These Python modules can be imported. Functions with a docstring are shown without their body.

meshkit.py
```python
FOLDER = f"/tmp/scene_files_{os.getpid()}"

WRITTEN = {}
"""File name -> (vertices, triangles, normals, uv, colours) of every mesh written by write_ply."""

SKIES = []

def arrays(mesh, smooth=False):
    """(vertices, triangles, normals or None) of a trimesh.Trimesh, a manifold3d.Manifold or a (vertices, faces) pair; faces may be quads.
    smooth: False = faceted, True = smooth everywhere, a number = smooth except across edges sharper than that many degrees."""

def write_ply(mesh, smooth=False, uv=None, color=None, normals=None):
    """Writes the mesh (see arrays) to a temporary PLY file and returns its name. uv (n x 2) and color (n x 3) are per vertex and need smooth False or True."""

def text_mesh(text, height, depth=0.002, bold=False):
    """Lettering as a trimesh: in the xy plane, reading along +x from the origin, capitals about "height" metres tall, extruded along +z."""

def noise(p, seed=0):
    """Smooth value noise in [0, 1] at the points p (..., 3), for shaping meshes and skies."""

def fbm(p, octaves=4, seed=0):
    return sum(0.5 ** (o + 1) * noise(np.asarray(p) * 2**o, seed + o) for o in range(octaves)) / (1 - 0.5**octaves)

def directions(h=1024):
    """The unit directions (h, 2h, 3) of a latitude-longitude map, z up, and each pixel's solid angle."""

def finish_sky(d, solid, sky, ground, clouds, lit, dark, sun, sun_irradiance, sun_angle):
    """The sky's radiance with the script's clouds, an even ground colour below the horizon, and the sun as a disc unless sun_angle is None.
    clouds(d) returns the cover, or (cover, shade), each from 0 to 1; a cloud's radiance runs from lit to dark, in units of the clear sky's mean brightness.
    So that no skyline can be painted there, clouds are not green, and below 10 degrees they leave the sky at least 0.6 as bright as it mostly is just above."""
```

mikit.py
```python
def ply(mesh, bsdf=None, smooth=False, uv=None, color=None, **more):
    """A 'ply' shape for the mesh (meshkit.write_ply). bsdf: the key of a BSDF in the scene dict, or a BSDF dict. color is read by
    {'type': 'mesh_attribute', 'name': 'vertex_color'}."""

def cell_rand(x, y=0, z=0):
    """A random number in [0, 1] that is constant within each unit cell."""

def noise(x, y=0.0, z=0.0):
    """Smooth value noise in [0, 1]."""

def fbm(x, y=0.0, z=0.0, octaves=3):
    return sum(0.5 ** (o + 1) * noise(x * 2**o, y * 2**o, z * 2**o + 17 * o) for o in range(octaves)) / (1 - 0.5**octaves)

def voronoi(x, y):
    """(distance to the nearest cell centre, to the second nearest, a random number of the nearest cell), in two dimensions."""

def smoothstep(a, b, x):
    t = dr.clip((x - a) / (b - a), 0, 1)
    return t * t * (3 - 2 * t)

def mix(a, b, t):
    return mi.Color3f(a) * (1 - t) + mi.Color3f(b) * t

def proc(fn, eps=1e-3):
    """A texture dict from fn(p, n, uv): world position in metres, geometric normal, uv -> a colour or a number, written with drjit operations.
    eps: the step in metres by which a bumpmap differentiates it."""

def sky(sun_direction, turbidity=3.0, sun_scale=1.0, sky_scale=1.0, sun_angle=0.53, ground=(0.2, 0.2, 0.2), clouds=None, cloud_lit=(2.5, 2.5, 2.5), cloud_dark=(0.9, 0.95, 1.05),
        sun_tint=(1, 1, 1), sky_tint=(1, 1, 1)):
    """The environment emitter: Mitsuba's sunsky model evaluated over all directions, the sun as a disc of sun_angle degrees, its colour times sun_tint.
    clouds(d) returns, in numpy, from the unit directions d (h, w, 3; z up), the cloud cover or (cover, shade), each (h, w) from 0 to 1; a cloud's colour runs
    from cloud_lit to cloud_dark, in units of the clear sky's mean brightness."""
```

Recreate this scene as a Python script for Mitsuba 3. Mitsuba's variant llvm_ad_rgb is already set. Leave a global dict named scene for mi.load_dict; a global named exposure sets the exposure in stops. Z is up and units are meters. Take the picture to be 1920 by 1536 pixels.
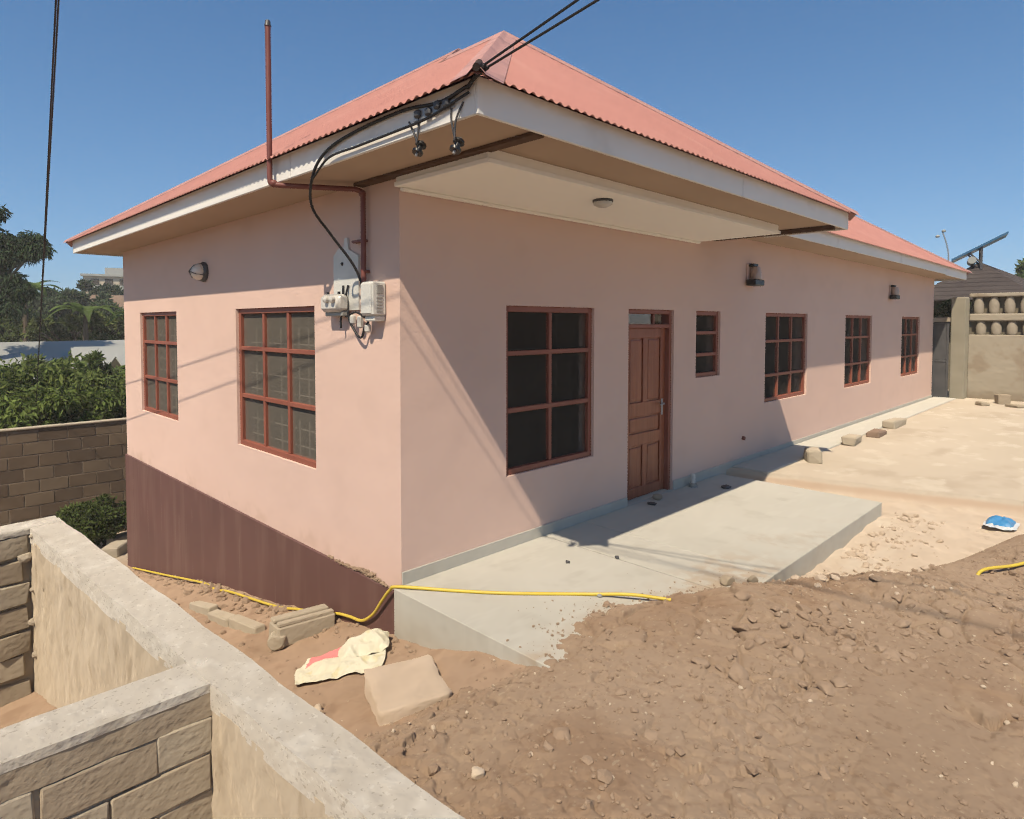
import math, random
import numpy as np, trimesh, drjit as dr, mitsuba as mi, mikit, meshkit
from shapely.geometry import Polygon, box as sbox
from scipy.interpolate import RBFInterpolator
T = mi.ScalarTransform4f
scene, labels = {}, {}

# ------------------------------------------------------------------ camera, sky, exposure
CAM = (-2.8985, -4.0193, 2.038)
YAW, PIT = math.radians(45.512), math.radians(-2.2652)
FW = (math.cos(YAW) * math.cos(PIT), math.sin(YAW) * math.cos(PIT), math.sin(PIT))
scene['camera'] = {'type': 'perspective', 'fov': 2 * math.degrees(math.atan(960 / 1194.95)), 'fov_axis': 'x', 'near_clip': 0.05, 'far_clip': 3000.0,
                   'principal_point_offset_x': 0.5 - 932.77 / 1920, 'principal_point_offset_y': 0.5 - 654.0 / 1536,
                   'to_world': T().look_at(origin=CAM, target=[c + f for c, f in zip(CAM, FW)], up=[0, 0, 1])}
SUN = (-1 / 1.36, -1 / 3.15, 1.0)
scene['sky_light'] = mikit.sky(SUN, turbidity=3.2, sun_scale=1.0, sky_scale=0.67, sun_tint=(0.97, 1.0, 1.03), sky_tint=(0.77, 1.04, 1.19), ground=(0.25, 0.21, 0.16))
exposure = 2.02

# ------------------------------------------------------------------ helpers
rng = np.random.default_rng(7)
cat = trimesh.util.concatenate
taken = {}


def key_of(name, parent=None):
    k = f'{parent}__{name}' if parent else name
    if k in taken:
        taken[k] += 1
        return f'{k}_{taken[k]:03d}'
    taken[k] = 0
    return k


def tag(k, label=None, category=None, group=None, kind=None):
    labels[k] = {a: b for a, b in dict(label=label, category=category, group=group, kind=kind).items() if b}
    return k


def obj(name, mesh, mat, parent=None, smooth=False, label=None, category=None, group=None, kind=None, color=None):
    k = key_of(name, parent)
    scene[k] = mikit.ply(mesh, mat, smooth=smooth, color=color)
    if label or kind:
        tag(k, label, category, group, kind)
    return k


def thing(name, label, category, group=None):
    return tag(key_of(name), label, category, group)


def bx(x0, x1, y0, y1, z0, z1):
    m = trimesh.creation.box(extents=(abs(x1 - x0), abs(y1 - y0), abs(z1 - z0)))
    m.apply_translation(((x0 + x1) / 2, (y0 + y1) / 2, (z0 + z1) / 2))
    return m


def cbox(sx, sy, sz, c=0.01, jit=0.0, r=None):
    """A box with chamfered edges, corners shaken a little."""
    p = []
    for a in (-1, 1):
        for b in (-1, 1):
            for d in (-1, 1):
                q = np.array([a * sx / 2, b * sy / 2, d * sz / 2])
                if jit:
                    q = q + (r or rng).uniform(-jit, jit, 3)
                s = np.array([a, b, d]) * c
                p += [q - s * (0, 1, 1), q - s * (1, 0, 1), q - s * (1, 1, 0)]
    return trimesh.convex.convex_hull(np.array(p))


def cbx(x0, x1, y0, y1, z0, z1, c=0.006):
    m = cbox(abs(x1 - x0), abs(y1 - y0), abs(z1 - z0), c)
    m.apply_translation(((x0 + x1) / 2, (y0 + y1) / 2, (z0 + z1) / 2))
    return m


def moved(m, loc, rz=0.0, rx=0.0, ry=0.0, s=None):
    m = m.copy()
    if s is not None:
        m.apply_scale(s)
    m.apply_transform(trimesh.transformations.euler_matrix(rx, ry, rz))
    m.apply_translation(loc)
    return m


def spline(pts, n=12):
    """Catmull-Rom through the points."""
    p = np.asarray(pts, float)
    p = np.vstack([2 * p[0] - p[1], p, 2 * p[-1] - p[-2]])
    out = []
    for i in range(1, len(p) - 2):
        t = np.linspace(0, 1, n, endpoint=False)[:, None]
        a, b, c, d = p[i - 1:i + 3]
        out.append(0.5 * (2 * b + (c - a) * t + (2 * a - 5 * b + 4 * c - d) * t**2 + (3 * b - a - 3 * c + d) * t**3))
    return np.vstack(out + [p[-2:-1]])


def tube(pts, r, sides=8, cap=True):
    p = np.asarray(pts, float)
    rr = np.broadcast_to(r, (len(p),)).astype(float)
    t = np.gradient(p, axis=0)
    t /= np.linalg.norm(t, axis=1, keepdims=True)
    u = np.cross(t[0], (0, 0, 1) if abs(t[0][2]) < 0.9 else (1, 0, 0))
    u /= np.linalg.norm(u)
    ang = np.arange(sides) * 2 * np.pi / sides
    v = []
    for k in range(len(p)):
        u = u - t[k] * (u @ t[k])
        u /= np.linalg.norm(u)
        w = np.cross(t[k], u)
        v.append(p[k] + rr[k] * (np.cos(ang)[:, None] * u + np.sin(ang)[:, None] * w))
    v = np.vstack(v)
    f = []
    for k in range(len(p) - 1):
        for j in range(sides):
            a, b = k * sides + j, k * sides + (j + 1) % sides
            f += [[a, b, b + sides], [a, b + sides, a + sides]]
    if cap:
        v = np.vstack([v, p[:1], p[-1:]])
        n = len(v)
        for j in range(sides):
            f += [[n - 2, (j + 1) % sides, j], [n - 1, n - 2 - sides + j, n - 2 - sides + (j + 1) % sides]]
    return trimesh.Trimesh(v, np.array(f), process=False)


def lathe(prof, n=20):
    return trimesh.creation.revolve(np.array(prof, float), sections=n)


def sag(a, b, s, n=24):
    a, b = np.array(a, float), np.array(b, float)
    t = np.linspace(0, 1, n)[:, None]
    return a + (b - a) * t - np.array([0, 0, 4 * s]) * t * (1 - t)


def npnoise(x, y, f, seed=0):
    return meshkit.noise(np.stack([x * f, y * f, np.zeros_like(x) + 0.5], -1), seed)


def npfbm(x, y, f, o=4, seed=0):
    return meshkit.fbm(np.stack([x * f, y * f, np.zeros_like(x) + 0.5], -1), o, seed)


def rock(seed, sub=1, flat=0.7, rough=0.28):
    r = np.random.default_rng(seed)
    m = trimesh.creation.icosphere(subdivisions=sub)
    v = m.vertices.copy()
    for _ in range(5):                                   # cut off by random planes: angular lumps
        n = r.normal(size=3)
        n /= np.linalg.norm(n)
        d = r.uniform(0.5, 0.85)
        h = v @ n - d
        v -= np.where(h > 0, h, 0)[:, None] * n
    v *= 1 + rough * (meshkit.noise(v * 1.7 + seed) - 0.5)[:, None]
    v *= np.array([1, r.uniform(0.65, 1), flat])
    return trimesh.Trimesh(v, m.faces, process=False)


ROCKS = [rock(100 + i, 1) for i in range(6)]
ROCKS0 = [rock(200 + i, 0) for i in range(8)]


def scatter(pts, sizes, protos, r):
    vs, fs, at = [], [], 0
    for p, s in zip(pts, sizes):
        m = protos[r.integers(len(protos))]
        M = trimesh.transformations.euler_matrix(*(r.uniform(-0.5, 0.5, 2)), r.uniform(0, 6.28))[:3, :3]
        vs.append(m.vertices @ M.T * s + p)
        fs.append(m.faces + at)
        at += len(m.vertices)
    return trimesh.Trimesh(np.vstack(vs), np.vstack(fs), process=False)


# ------------------------------------------------------------------ materials
mix, noise, fbm, sm = mikit.mix, mikit.noise, mikit.fbm, mikit.smoothstep


TONE = 0.75      # overall reflectance of the place's surfaces, against the exposure above


def mat(name, color, rough=0.8, spec=0.3, bump=None, height=0.002, eps=1e-3, k=1.0, **more):
    k = k * TONE
    base = {'type': 'rgb', 'value': [k * c for c in color]} if isinstance(color, (tuple, list)) else mikit.proc(lambda p, n, uv: k * color(p, n, uv))
    b = {'type': 'principled', 'base_color': base, 'roughness': rough, 'specular': spec, **more}
    if bump:
        b = {'type': 'bumpmap', 'arbitrary': mikit.proc(bump, eps), 'scale': height, 'bsdf': b}
    scene[name] = {'type': 'twosided', 'bsdf': b}


def f3(p, f, o=3, off=0.0):
    return fbm(p.x * f + off, p.y * f, p.z * f, o)


def pink_c(p, n, uv):
    c = mix((0.625, 0.450, 0.378), (0.665, 0.486, 0.412), f3(p, 0.9))
    c = mix(c, (0.575, 0.415, 0.345), 0.30 * sm(0.55, 0.85, f3(p, 2.2, 4, 9.0)))
    splash = (1 - sm(0.0, 0.40, p.z + 0.5 * f3(p, 4.0, 3))) * sm(0.40, 0.75, f3(p, 7.0, 3, 4.0))
    return mix(c, (0.44, 0.30, 0.21), 0.45 * splash)


mat('paint_pink', pink_c, 0.75, 0.25, lambda p, n, uv: 0.35 * f3(p, 55.0, 3) + 1.6 * f3(p, 3.0, 2), 0.005, k=1.15)


def maroon_c(p, n, uv):
    c = mix((0.125, 0.062, 0.054), (0.16, 0.080, 0.070), f3(p, 1.6))
    dust = sm(0.45, 0.8, fbm(p.y * 6.0, p.z * 0.8, 1.0, 4))
    c = mix(c, (0.24, 0.15, 0.12), 0.25 * dust)
    run = sm(0.72, 0.8, fbm(p.y * 14.0, p.z * 1.2, 7.0, 3))
    return mix(c, (0.36, 0.25, 0.19), 0.10 * run)


mat('paint_maroon', maroon_c, 0.55, 0.4, lambda p, n, uv: f3(p, 40.0, 3), 0.003)


def roof_c(p, n, uv):
    c = mix((0.475, 0.215, 0.175), (0.53, 0.25, 0.205), f3(p, 0.8))
    return mix(c, (0.56, 0.30, 0.245), 0.4 * sm(0.5, 0.8, fbm(p.x * 3.0, p.y * 3.0, p.z, 4)))


mat('roof_paint', roof_c, 0.55, 0.35)
mat('ridge_paint', lambda p, n, uv: mix(mix((0.52, 0.30, 0.26), (0.43, 0.22, 0.185), f3(p, 5.0, 4)), (0.30, 0.17, 0.15), 0.6 * sm(0.55, 0.75, f3(p, 3.0, 4, 3.0))), 0.5, 0.4)
mat('ridge_worn', lambda p, n, uv: mix((0.12, 0.06, 0.055), (0.36, 0.19, 0.16), sm(0.40, 0.60, f3(p, 3.5, 4))), 0.7, 0.3)
mat('white_paint', lambda p, n, uv: mix(mix((0.72, 0.71, 0.68), (0.66, 0.65, 0.61), f3(p, 2.0)), (0.50, 0.48, 0.44), 0.4 * sm(0.60, 0.85, fbm((p.x + p.y) * 3.0, p.z * 3.0, 1.0, 4))), 0.6, 0.3, k=1.22)
mat('soffit_board', lambda p, n, uv: mix((0.46, 0.345, 0.255), (0.53, 0.40, 0.30), f3(p, 1.3, 4)), 0.8, 0.2)
mat('ceiling_board', lambda p, n, uv: mix((0.78, 0.765, 0.715), (0.83, 0.815, 0.765), f3(p, 1.0, 3)), 0.8, 0.2, k=1.25)
mat('cap_dark', (0.05, 0.035, 0.03), 0.8, 0.2)
mat('dark_timber', lambda p, n, uv: mix((0.10, 0.06, 0.04), (0.15, 0.09, 0.06), f3(p, 9.0)), 0.8, 0.2)


def frame_c(p, n, uv):
    g = fbm(p.x * 5.0 + p.y * 5.0, p.z * 5.0, 2.0, 3)
    return mix((0.245, 0.075, 0.048), (0.315, 0.105, 0.068), g)


mat('frame_paint', frame_c, 0.5, 0.4, lambda p, n, uv: f3(p, 60.0, 2), 0.001)


def door_c(p, n, uv):
    w = fbm(p.x * 26.0, p.z * 1.6, 3.0, 4)
    g = noise(p.x * 90.0 + 6 * w, p.z * 3.0, 0.0)
    return mix(mix((0.27, 0.075, 0.035), (0.39, 0.118, 0.055), w), (0.20, 0.053, 0.025), 0.45 * g)


mat('door_wood', door_c, 0.42, 0.5, lambda p, n, uv: fbm(p.x * 60.0, p.z * 4.0, 0.0, 3), 0.002)
mat('dark_wood', lambda p, n, uv: mix((0.12, 0.045, 0.022), (0.19, 0.07, 0.035), fbm(p.x * 20.0, p.z * 1.5, 0.0, 3)), 0.5, 0.4)
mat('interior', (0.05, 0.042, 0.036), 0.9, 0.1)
mat('metal_dark', (0.07, 0.07, 0.075), 0.45, 0.5)
mat('metal_grey', (0.42, 0.42, 0.42), 0.4, 0.5, metallic=0.6)
mat('brass', (0.60, 0.45, 0.22), 0.3, 0.5, metallic=0.9)
mat('pipe_red', lambda p, n, uv: mix((0.17, 0.052, 0.042), (0.24, 0.085, 0.068), f3(p, 8.0)), 0.5, 0.4)
mat('cable_black', (0.018, 0.018, 0.02), 0.5, 0.4)
mat('plastic_white', lambda p, n, uv: mix((0.70, 0.70, 0.66), (0.60, 0.60, 0.55), f3(p, 9.0)), 0.4, 0.5)
mat('plastic_grey', (0.30, 0.30, 0.28), 0.4, 0.5)
mat('plastic_black', (0.012, 0.012, 0.013), 0.35, 0.5)
mat('porcelain', (0.62, 0.60, 0.55), 0.25, 0.6)
mat('screen_dark', (0.20, 0.185, 0.16), 0.6, 0.3)
mat('bar_metal', (0.30, 0.27, 0.23), 0.6, 0.3)
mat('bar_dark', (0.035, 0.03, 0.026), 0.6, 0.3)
scene['window_glass'] = {'type': 'thindielectric', 'int_ior': 1.5}
scene['insect_screen'] = {'type': 'blendbsdf', 'weight': 0.5, 'bsdf_0': {'type': 'null'}, 'bsdf_1': {'type': 'twosided', 'bsdf': {'type': 'diffuse', 'reflectance': {'type': 'rgb', 'value': [0.19, 0.172, 0.145]}}}}
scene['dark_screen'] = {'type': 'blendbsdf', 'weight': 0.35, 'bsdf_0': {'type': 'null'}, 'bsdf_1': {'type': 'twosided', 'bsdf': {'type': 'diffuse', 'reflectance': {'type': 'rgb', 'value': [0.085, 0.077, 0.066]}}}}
scene['lantern_glass'] = {'type': 'twosided', 'bsdf': {'type': 'principled', 'base_color': {'type': 'rgb', 'value': [0.36, 0.27, 0.22]}, 'roughness': 0.15, 'specular': 0.7}}
scene['lamp_glass'] = {'type': 'twosided', 'bsdf': {'type': 'principled', 'base_color': {'type': 'rgb', 'value': [0.62, 0.57, 0.50]}, 'roughness': 0.12, 'specular': 0.7}}


def slab_c(p, n, uv):
    c = mix((0.485, 0.47, 0.41), (0.55, 0.535, 0.475), f3(p, 1.2, 4))
    c = mix(c, (0.42, 0.40, 0.34), 0.4 * sm(0.58, 0.85, f3(p, 3.5, 4, 3.0)))
    trowel = sm(0.55, 0.75, fbm(p.x * 3.0 + p.y * 1.5, p.y * 11.0, 2.0, 3))
    c = mix(c, (0.57, 0.56, 0.50), 0.3 * trowel)
    soil = sm(-1.15, -1.75, p.y + 0.5 * (f3(p, 2.0, 3) - 0.5)) * (1 - sm(1.9, 3.0, p.x)) + 0.35 * sm(0.62, 0.82, f3(p, 1.3, 4, 21.0)) * sm(-0.9, -1.6, p.y)
    c = mix(c, (0.44, 0.35, 0.255), dr.clip(soil, 0, 1) * (0.15 + 0.75 * sm(0.35, 0.7, f3(p, 11.0, 4, 2.0))))
    return mix(c, (0.38, 0.30, 0.21), 0.55 * (1 - sm(-0.35, 0.05, p.z + 0.25 * f3(p, 5.0))))


mat('cement', slab_c, 0.75, 0.25, lambda p, n, uv: f3(p, 22.0, 4), 0.004)


def conc_c(p, n, uv):
    c = mix((0.49, 0.445, 0.375), (0.585, 0.545, 0.47), f3(p, 2.0, 4))
    c = mix(c, (0.65, 0.615, 0.545), 0.5 * sm(0.5, 0.75, f3(p, 9.0, 4, 5.0)))
    c = mix(c, (0.36, 0.31, 0.24), 0.5 * sm(0.6, 0.85, f3(p, 5.0, 4, 11.0)))
    c = mix(c, (0.30, 0.26, 0.20), 0.5 * sm(0.66, 0.76, f3(p, 70.0, 2)))
    return mix(c, (0.70, 0.67, 0.60), 0.4 * sm(0.64, 0.76, f3(p, 45.0, 3, 7.0)))


mat('concrete', conc_c, 0.9, 0.15, lambda p, n, uv: f3(p, 22.0, 6), 0.016)


def rough_c(p, n, uv):
    c = mix((0.42, 0.345, 0.25), (0.53, 0.455, 0.35), fbm(p.x * 7.0, p.y * 7.0, p.z * 1.6, 4))
    return mix(c, (0.33, 0.26, 0.18), 0.55 * sm(0.60, 0.82, fbm(p.x * 16.0, p.y * 16.0, p.z * 3.5, 4)))


mat('rough_plaster', rough_c, 0.95, 0.1, lambda p, n, uv: fbm(p.x * 20.0, p.y * 20.0, p.z * 9.0, 5), 0.02)
for i, (a, b) in enumerate([((0.36, 0.30, 0.22), (0.44, 0.375, 0.285)), ((0.33, 0.27, 0.195), (0.41, 0.34, 0.255)), ((0.40, 0.345, 0.26), (0.47, 0.41, 0.32))]):
    mat(f'block_{i}', (lambda a, b: lambda p, n, uv: mix(a, b, f3(p, 11.0, 4)))(a, b), 0.95, 0.1, lambda p, n, uv: f3(p, 38.0, 4), 0.008)
mat('mortar', lambda p, n, uv: mix((0.37, 0.315, 0.24), (0.45, 0.39, 0.305), f3(p, 14.0, 4)), 0.95, 0.1, lambda p, n, uv: f3(p, 30.0, 4), 0.01)
mat('old_mortar', lambda p, n, uv: mix((0.20, 0.16, 0.12), (0.27, 0.22, 0.17), f3(p, 6.0, 4)), 0.95, 0.1)
for i, (a, b) in enumerate([((0.125, 0.09, 0.062), (0.185, 0.135, 0.093)), ((0.155, 0.115, 0.08), (0.21, 0.158, 0.11)), ((0.105, 0.076, 0.054), (0.15, 0.11, 0.078))]):
    mat(f'old_block_{i}', (lambda a, b: lambda p, n, uv: mix(a, b, f3(p, 5.0, 4)))(a, b), 0.95, 0.1)


def dirt_c(p, n, uv):
    c = mix((0.335, 0.24, 0.165), (0.415, 0.31, 0.225), f3(p, 0.9, 4))
    c = mix(c, (0.30, 0.195, 0.125), 0.6 * sm(0.5, 0.75, f3(p, 1.7, 4, 5.0)))
    c = mix(c, (0.43, 0.315, 0.215), 0.6 * sm(0.55, 0.8, f3(p, 6.0, 4, 2.0)))
    d1, d2, w = mikit.voronoi(p.x * 42.0 + 2 * noise(p.x * 20.0, p.y * 20.0), p.y * 42.0)
    c = mix(c, (0.50, 0.40, 0.29), 0.5 * sm(0.90, 0.96, w) * (1 - sm(0.2, 0.4, d1)))
    return mix(c, (0.20, 0.12, 0.07), 0.35 * sm(0.55, 0.8, f3(p, 24.0, 3)))


mat('dirt', dirt_c, 0.95, 0.1, lambda p, n, uv: f3(p, 45.0, 4), 0.012, k=0.9)
mat('dusty_stone', lambda p, n, uv: mix((0.50, 0.40, 0.30), (0.60, 0.49, 0.38), f3(p, 6.0, 4)), 0.95, 0.1, lambda p, n, uv: f3(p, 35.0, 4), 0.01)
mat('clod', lambda p, n, uv: mix((0.32, 0.225, 0.155), (0.42, 0.315, 0.23), f3(p, 7.0, 3)), 0.95, 0.1, lambda p, n, uv: f3(p, 60.0, 3), 0.006, k=0.92)
mat('pale_stone', lambda p, n, uv: mix((0.52, 0.42, 0.31), (0.64, 0.54, 0.42), f3(p, 12.0, 3)), 0.9, 0.15)


def ground_c(p, n, uv):
    pale = mix((0.455, 0.39, 0.30), (0.53, 0.46, 0.37), f3(p, 0.7, 4))              # hard sandy yard
    pale = mix(pale, (0.38, 0.31, 0.235), 0.5 * sm(0.52, 0.8, fbm(p.x * 1.2, p.y * 2.2, 4.0, 4)))
    pale = mix(pale, (0.60, 0.54, 0.44), 0.5 * sm(0.55, 0.8, fbm(p.x * 2.4, p.y * 4.0, 8.0, 4)))
    sub = mix((0.53, 0.435, 0.335), (0.61, 0.51, 0.40), f3(p, 2.0, 4))             # the reddish layer under the crust
    sub = mix(sub, (0.62, 0.54, 0.43), 0.6 * sm(0.52, 0.72, fbm(p.x * 1.6, p.y * 3.0, 2.0, 4)))
    pz = p.z + 0.07 * (f3(p, 3.0, 4) - 0.5)
    bank = sm(-0.12, -0.05, pz) * (1 - sm(-0.03, 0.02, pz)) * sm(5.3, 5.7, p.x)
    sub = mix(sub, (0.47, 0.35, 0.26), 0.7 * bank)
    pale = mix(sub, pale, sm(-0.03, 0.02, p.z + 0.03 * (f3(p, 5.0, 3) - 0.5)))
    brown = mix((0.33, 0.23, 0.155), (0.41, 0.295, 0.21), f3(p, 1.5, 4))            # trodden red-brown soil
    brown = mix(brown, (0.26, 0.17, 0.11), 0.5 * sm(0.5, 0.8, f3(p, 7.0, 4)))
    t = sm(1.6, 3.4, p.x + 1.5 * (f3(p, 0.8, 3) - 0.5))
    c = mix(brown, pale, t)
    c = mix(c, (0.42, 0.36, 0.28), 0.7 * sm(7.2, 8.6, p.y))
    far = sm(11.5, 15.0, p.y)
    return mix(c, (0.10, 0.105, 0.05), 0.8 * far)


mat('earth', ground_c, 0.95, 0.1, lambda p, n, uv: f3(p, 30.0, 4), 0.012)
mat('hose_yellow', lambda p, n, uv: mix((0.72, 0.55, 0.05), (0.62, 0.46, 0.08), f3(p, 6.0)), 0.45, 0.4)
mat('sack_white', lambda p, n, uv: mix(mix((0.66, 0.62, 0.45), (0.72, 0.70, 0.58), f3(p, 9.0)), (0.62, 0.52, 0.22), 0.45 * sm(0.6, 0.8, f3(p, 14.0, 3, 2.0))), 0.7, 0.25)
mat('sack_pink', (0.78, 0.26, 0.25), 0.7, 0.25)
mat('bag_blue', lambda p, n, uv: mix((0.04, 0.23, 0.52), (0.10, 0.33, 0.62), f3(p, 30.0)), 0.35, 0.5)
mat('bag_clear', (0.66, 0.70, 0.72), 0.3, 0.5)
mat('tile_roof', lambda p, n, uv: mix((0.055, 0.046, 0.046), (0.095, 0.08, 0.076), f3(p, 3.0, 4)), 0.85, 0.2)
mat('neighbour_wall', lambda p, n, uv: mix((0.16, 0.14, 0.10), (0.23, 0.20, 0.15), f3(p, 2.0, 4)), 0.9, 0.1)


def yardwall_c(p, n, uv):
    c = mix((0.37, 0.325, 0.25), (0.45, 0.40, 0.32), fbm(p.y * 1.0, p.z * 1.0, 2.0, 4))
    c = mix(c, (0.33, 0.265, 0.195), 0.8 * sm(0.48, 0.70, fbm(p.y * 2.2, p.z * 2.2, 9.0, 4)))
    return mix(c, (0.26, 0.205, 0.145), 0.75 * (1 - sm(0.25, 0.55, p.z + 0.3 * fbm(p.y * 3.0, p.z, 1.0, 3))))


mat('yard_wall', yardwall_c, 0.95, 0.1, lambda p, n, uv: f3(p, 12.0, 4), 0.02)
mat('vent_block', lambda p, n, uv: mix((0.31, 0.27, 0.21), (0.41, 0.36, 0.29), f3(p, 6.0, 4)), 0.95, 0.1)
mat('pillar_grey', lambda p, n, uv: mix((0.27, 0.25, 0.19), (0.36, 0.33, 0.26), f3(p, 3.0, 4)), 0.95, 0.1)
mat('gate_steel', lambda p, n, uv: mix((0.055, 0.058, 0.062), (0.10, 0.10, 0.105), f3(p, 4.0, 4)), 0.5, 0.4)
mat('collector_blue', (0.035, 0.13, 0.25), 0.3, 0.6)
mat('sheet_pale', lambda p, n, uv: mix((0.32, 0.34, 0.325), (0.46, 0.47, 0.445), f3(p, 0.5, 4)), 0.6, 0.3)
mat('cream_wall', lambda p, n, uv: mix((0.52, 0.44, 0.33), (0.58, 0.50, 0.39), f3(p, 0.5, 3)), 0.9, 0.1)
mat('brown_sheet', lambda p, n, uv: mix((0.20, 0.14, 0.10), (0.28, 0.20, 0.15), f3(p, 0.8, 3)), 0.8, 0.2)
mat('bark', lambda p, n, uv: mix((0.09, 0.07, 0.05), (0.17, 0.135, 0.10), fbm(p.x * 9.0, p.y * 9.0, p.z * 2.0, 3)), 0.95, 0.1)
scene['leaf'] = {'type': 'principledthin', 'base_color': {'type': 'mesh_attribute', 'name': 'vertex_color'}, 'roughness': 0.55, 'diff_trans': 0.7, 'spec_reflect_tint' if False else 'eta': 1.35}

# ------------------------------------------------------------------ ground
gp = np.array([  # x, y, z
    (-0.1, 0.1, -0.42), (-0.1, 0.9, -0.59), (-0.1, 2.15, -0.83), (-0.1, 3.9, -1.12), (-0.1, 7.5, -1.90), (-0.7, 0.4, -0.58), (-0.6, 1.1, -0.65), (-0.7, 2.2, -0.90), (-0.7, 4, -1.22), (-0.7, 7.5, -1.95),
    (-1.5, 0, -0.50), (-1.5, 2.2, -0.92), (-1.6, 4, -1.25), (-1.6, 7.5, -1.95), (-3, 8.5, -2.1), (0, 9.6, -2.15), (-3, 11, -2.4), (3, 11, -2.3), (3, 9, -2.1), (-6, 9, -2.2), (-6, 4, -1.4), (-6, 0, -1.0), (-6, -5, -0.5), (-3.5, 1, -1.1), (-3.5, -2, -0.95), (-2.6, -4, -0.8),
    (-0.15, -0.05, -0.375), (-0.15, -0.45, -0.325), (-0.15, -0.85, -0.17), (-0.15, -1.16, -0.11), (-0.15, -1.42, -0.05), (-0.6, -0.6, -0.37), (-1.4, -0.6, -0.42), (-1.4, -1.2, -0.20), (-1.0, -1.3, -0.12), (-1.3, -2.2, -0.05), (-0.6, -1.8, -0.08), (0.2, -2.4, -0.1),
    (1, -2.05, -0.12), (2, -2.1, -0.16), (3, -2.05, -0.18), (4.2, -2.05, -0.17), (5.2, -2.05, -0.14), (4, -2.8, -0.17), (5.4, -2.8, -0.13), (5.45, -1.2, -0.13), (5.5, -0.3, -0.12), (2, -3.2, -0.1), (4.4, -3.6, -0.08), (5.9, -4.5, -0.05), (1, -5, -0.1), (4, -6, 0), (-1.2, -5, -0.1),
    (1, 1, -0.3), (3, 1, -0.3), (5, 1, -0.2), (8, 4, -0.6), (3, 5, -1.2), (14, 4, -0.5), (8, -1, -0.1), (12, -1, -0.08), (17, -1, -0.06), (12, -6, 0), (20, -6, 0.05), (8, -6, 0.0), (20, 2, -0.05), (17, 9, -1.2), (10, 10, -2.0)])
rbf = RBFInterpolator(gp[:, :2], gp[:, 2], kernel='linear', smoothing=0.003)


def yard_edge(y):
    return 5.62 - 0.26 * (y + 0.9) * (y > -3.2) + 0.6 * (y <= -3.2) + 0.05 * (meshkit.noise(np.stack([y * 3, y * 0, y * 0], -1)) - 0.5)


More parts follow.
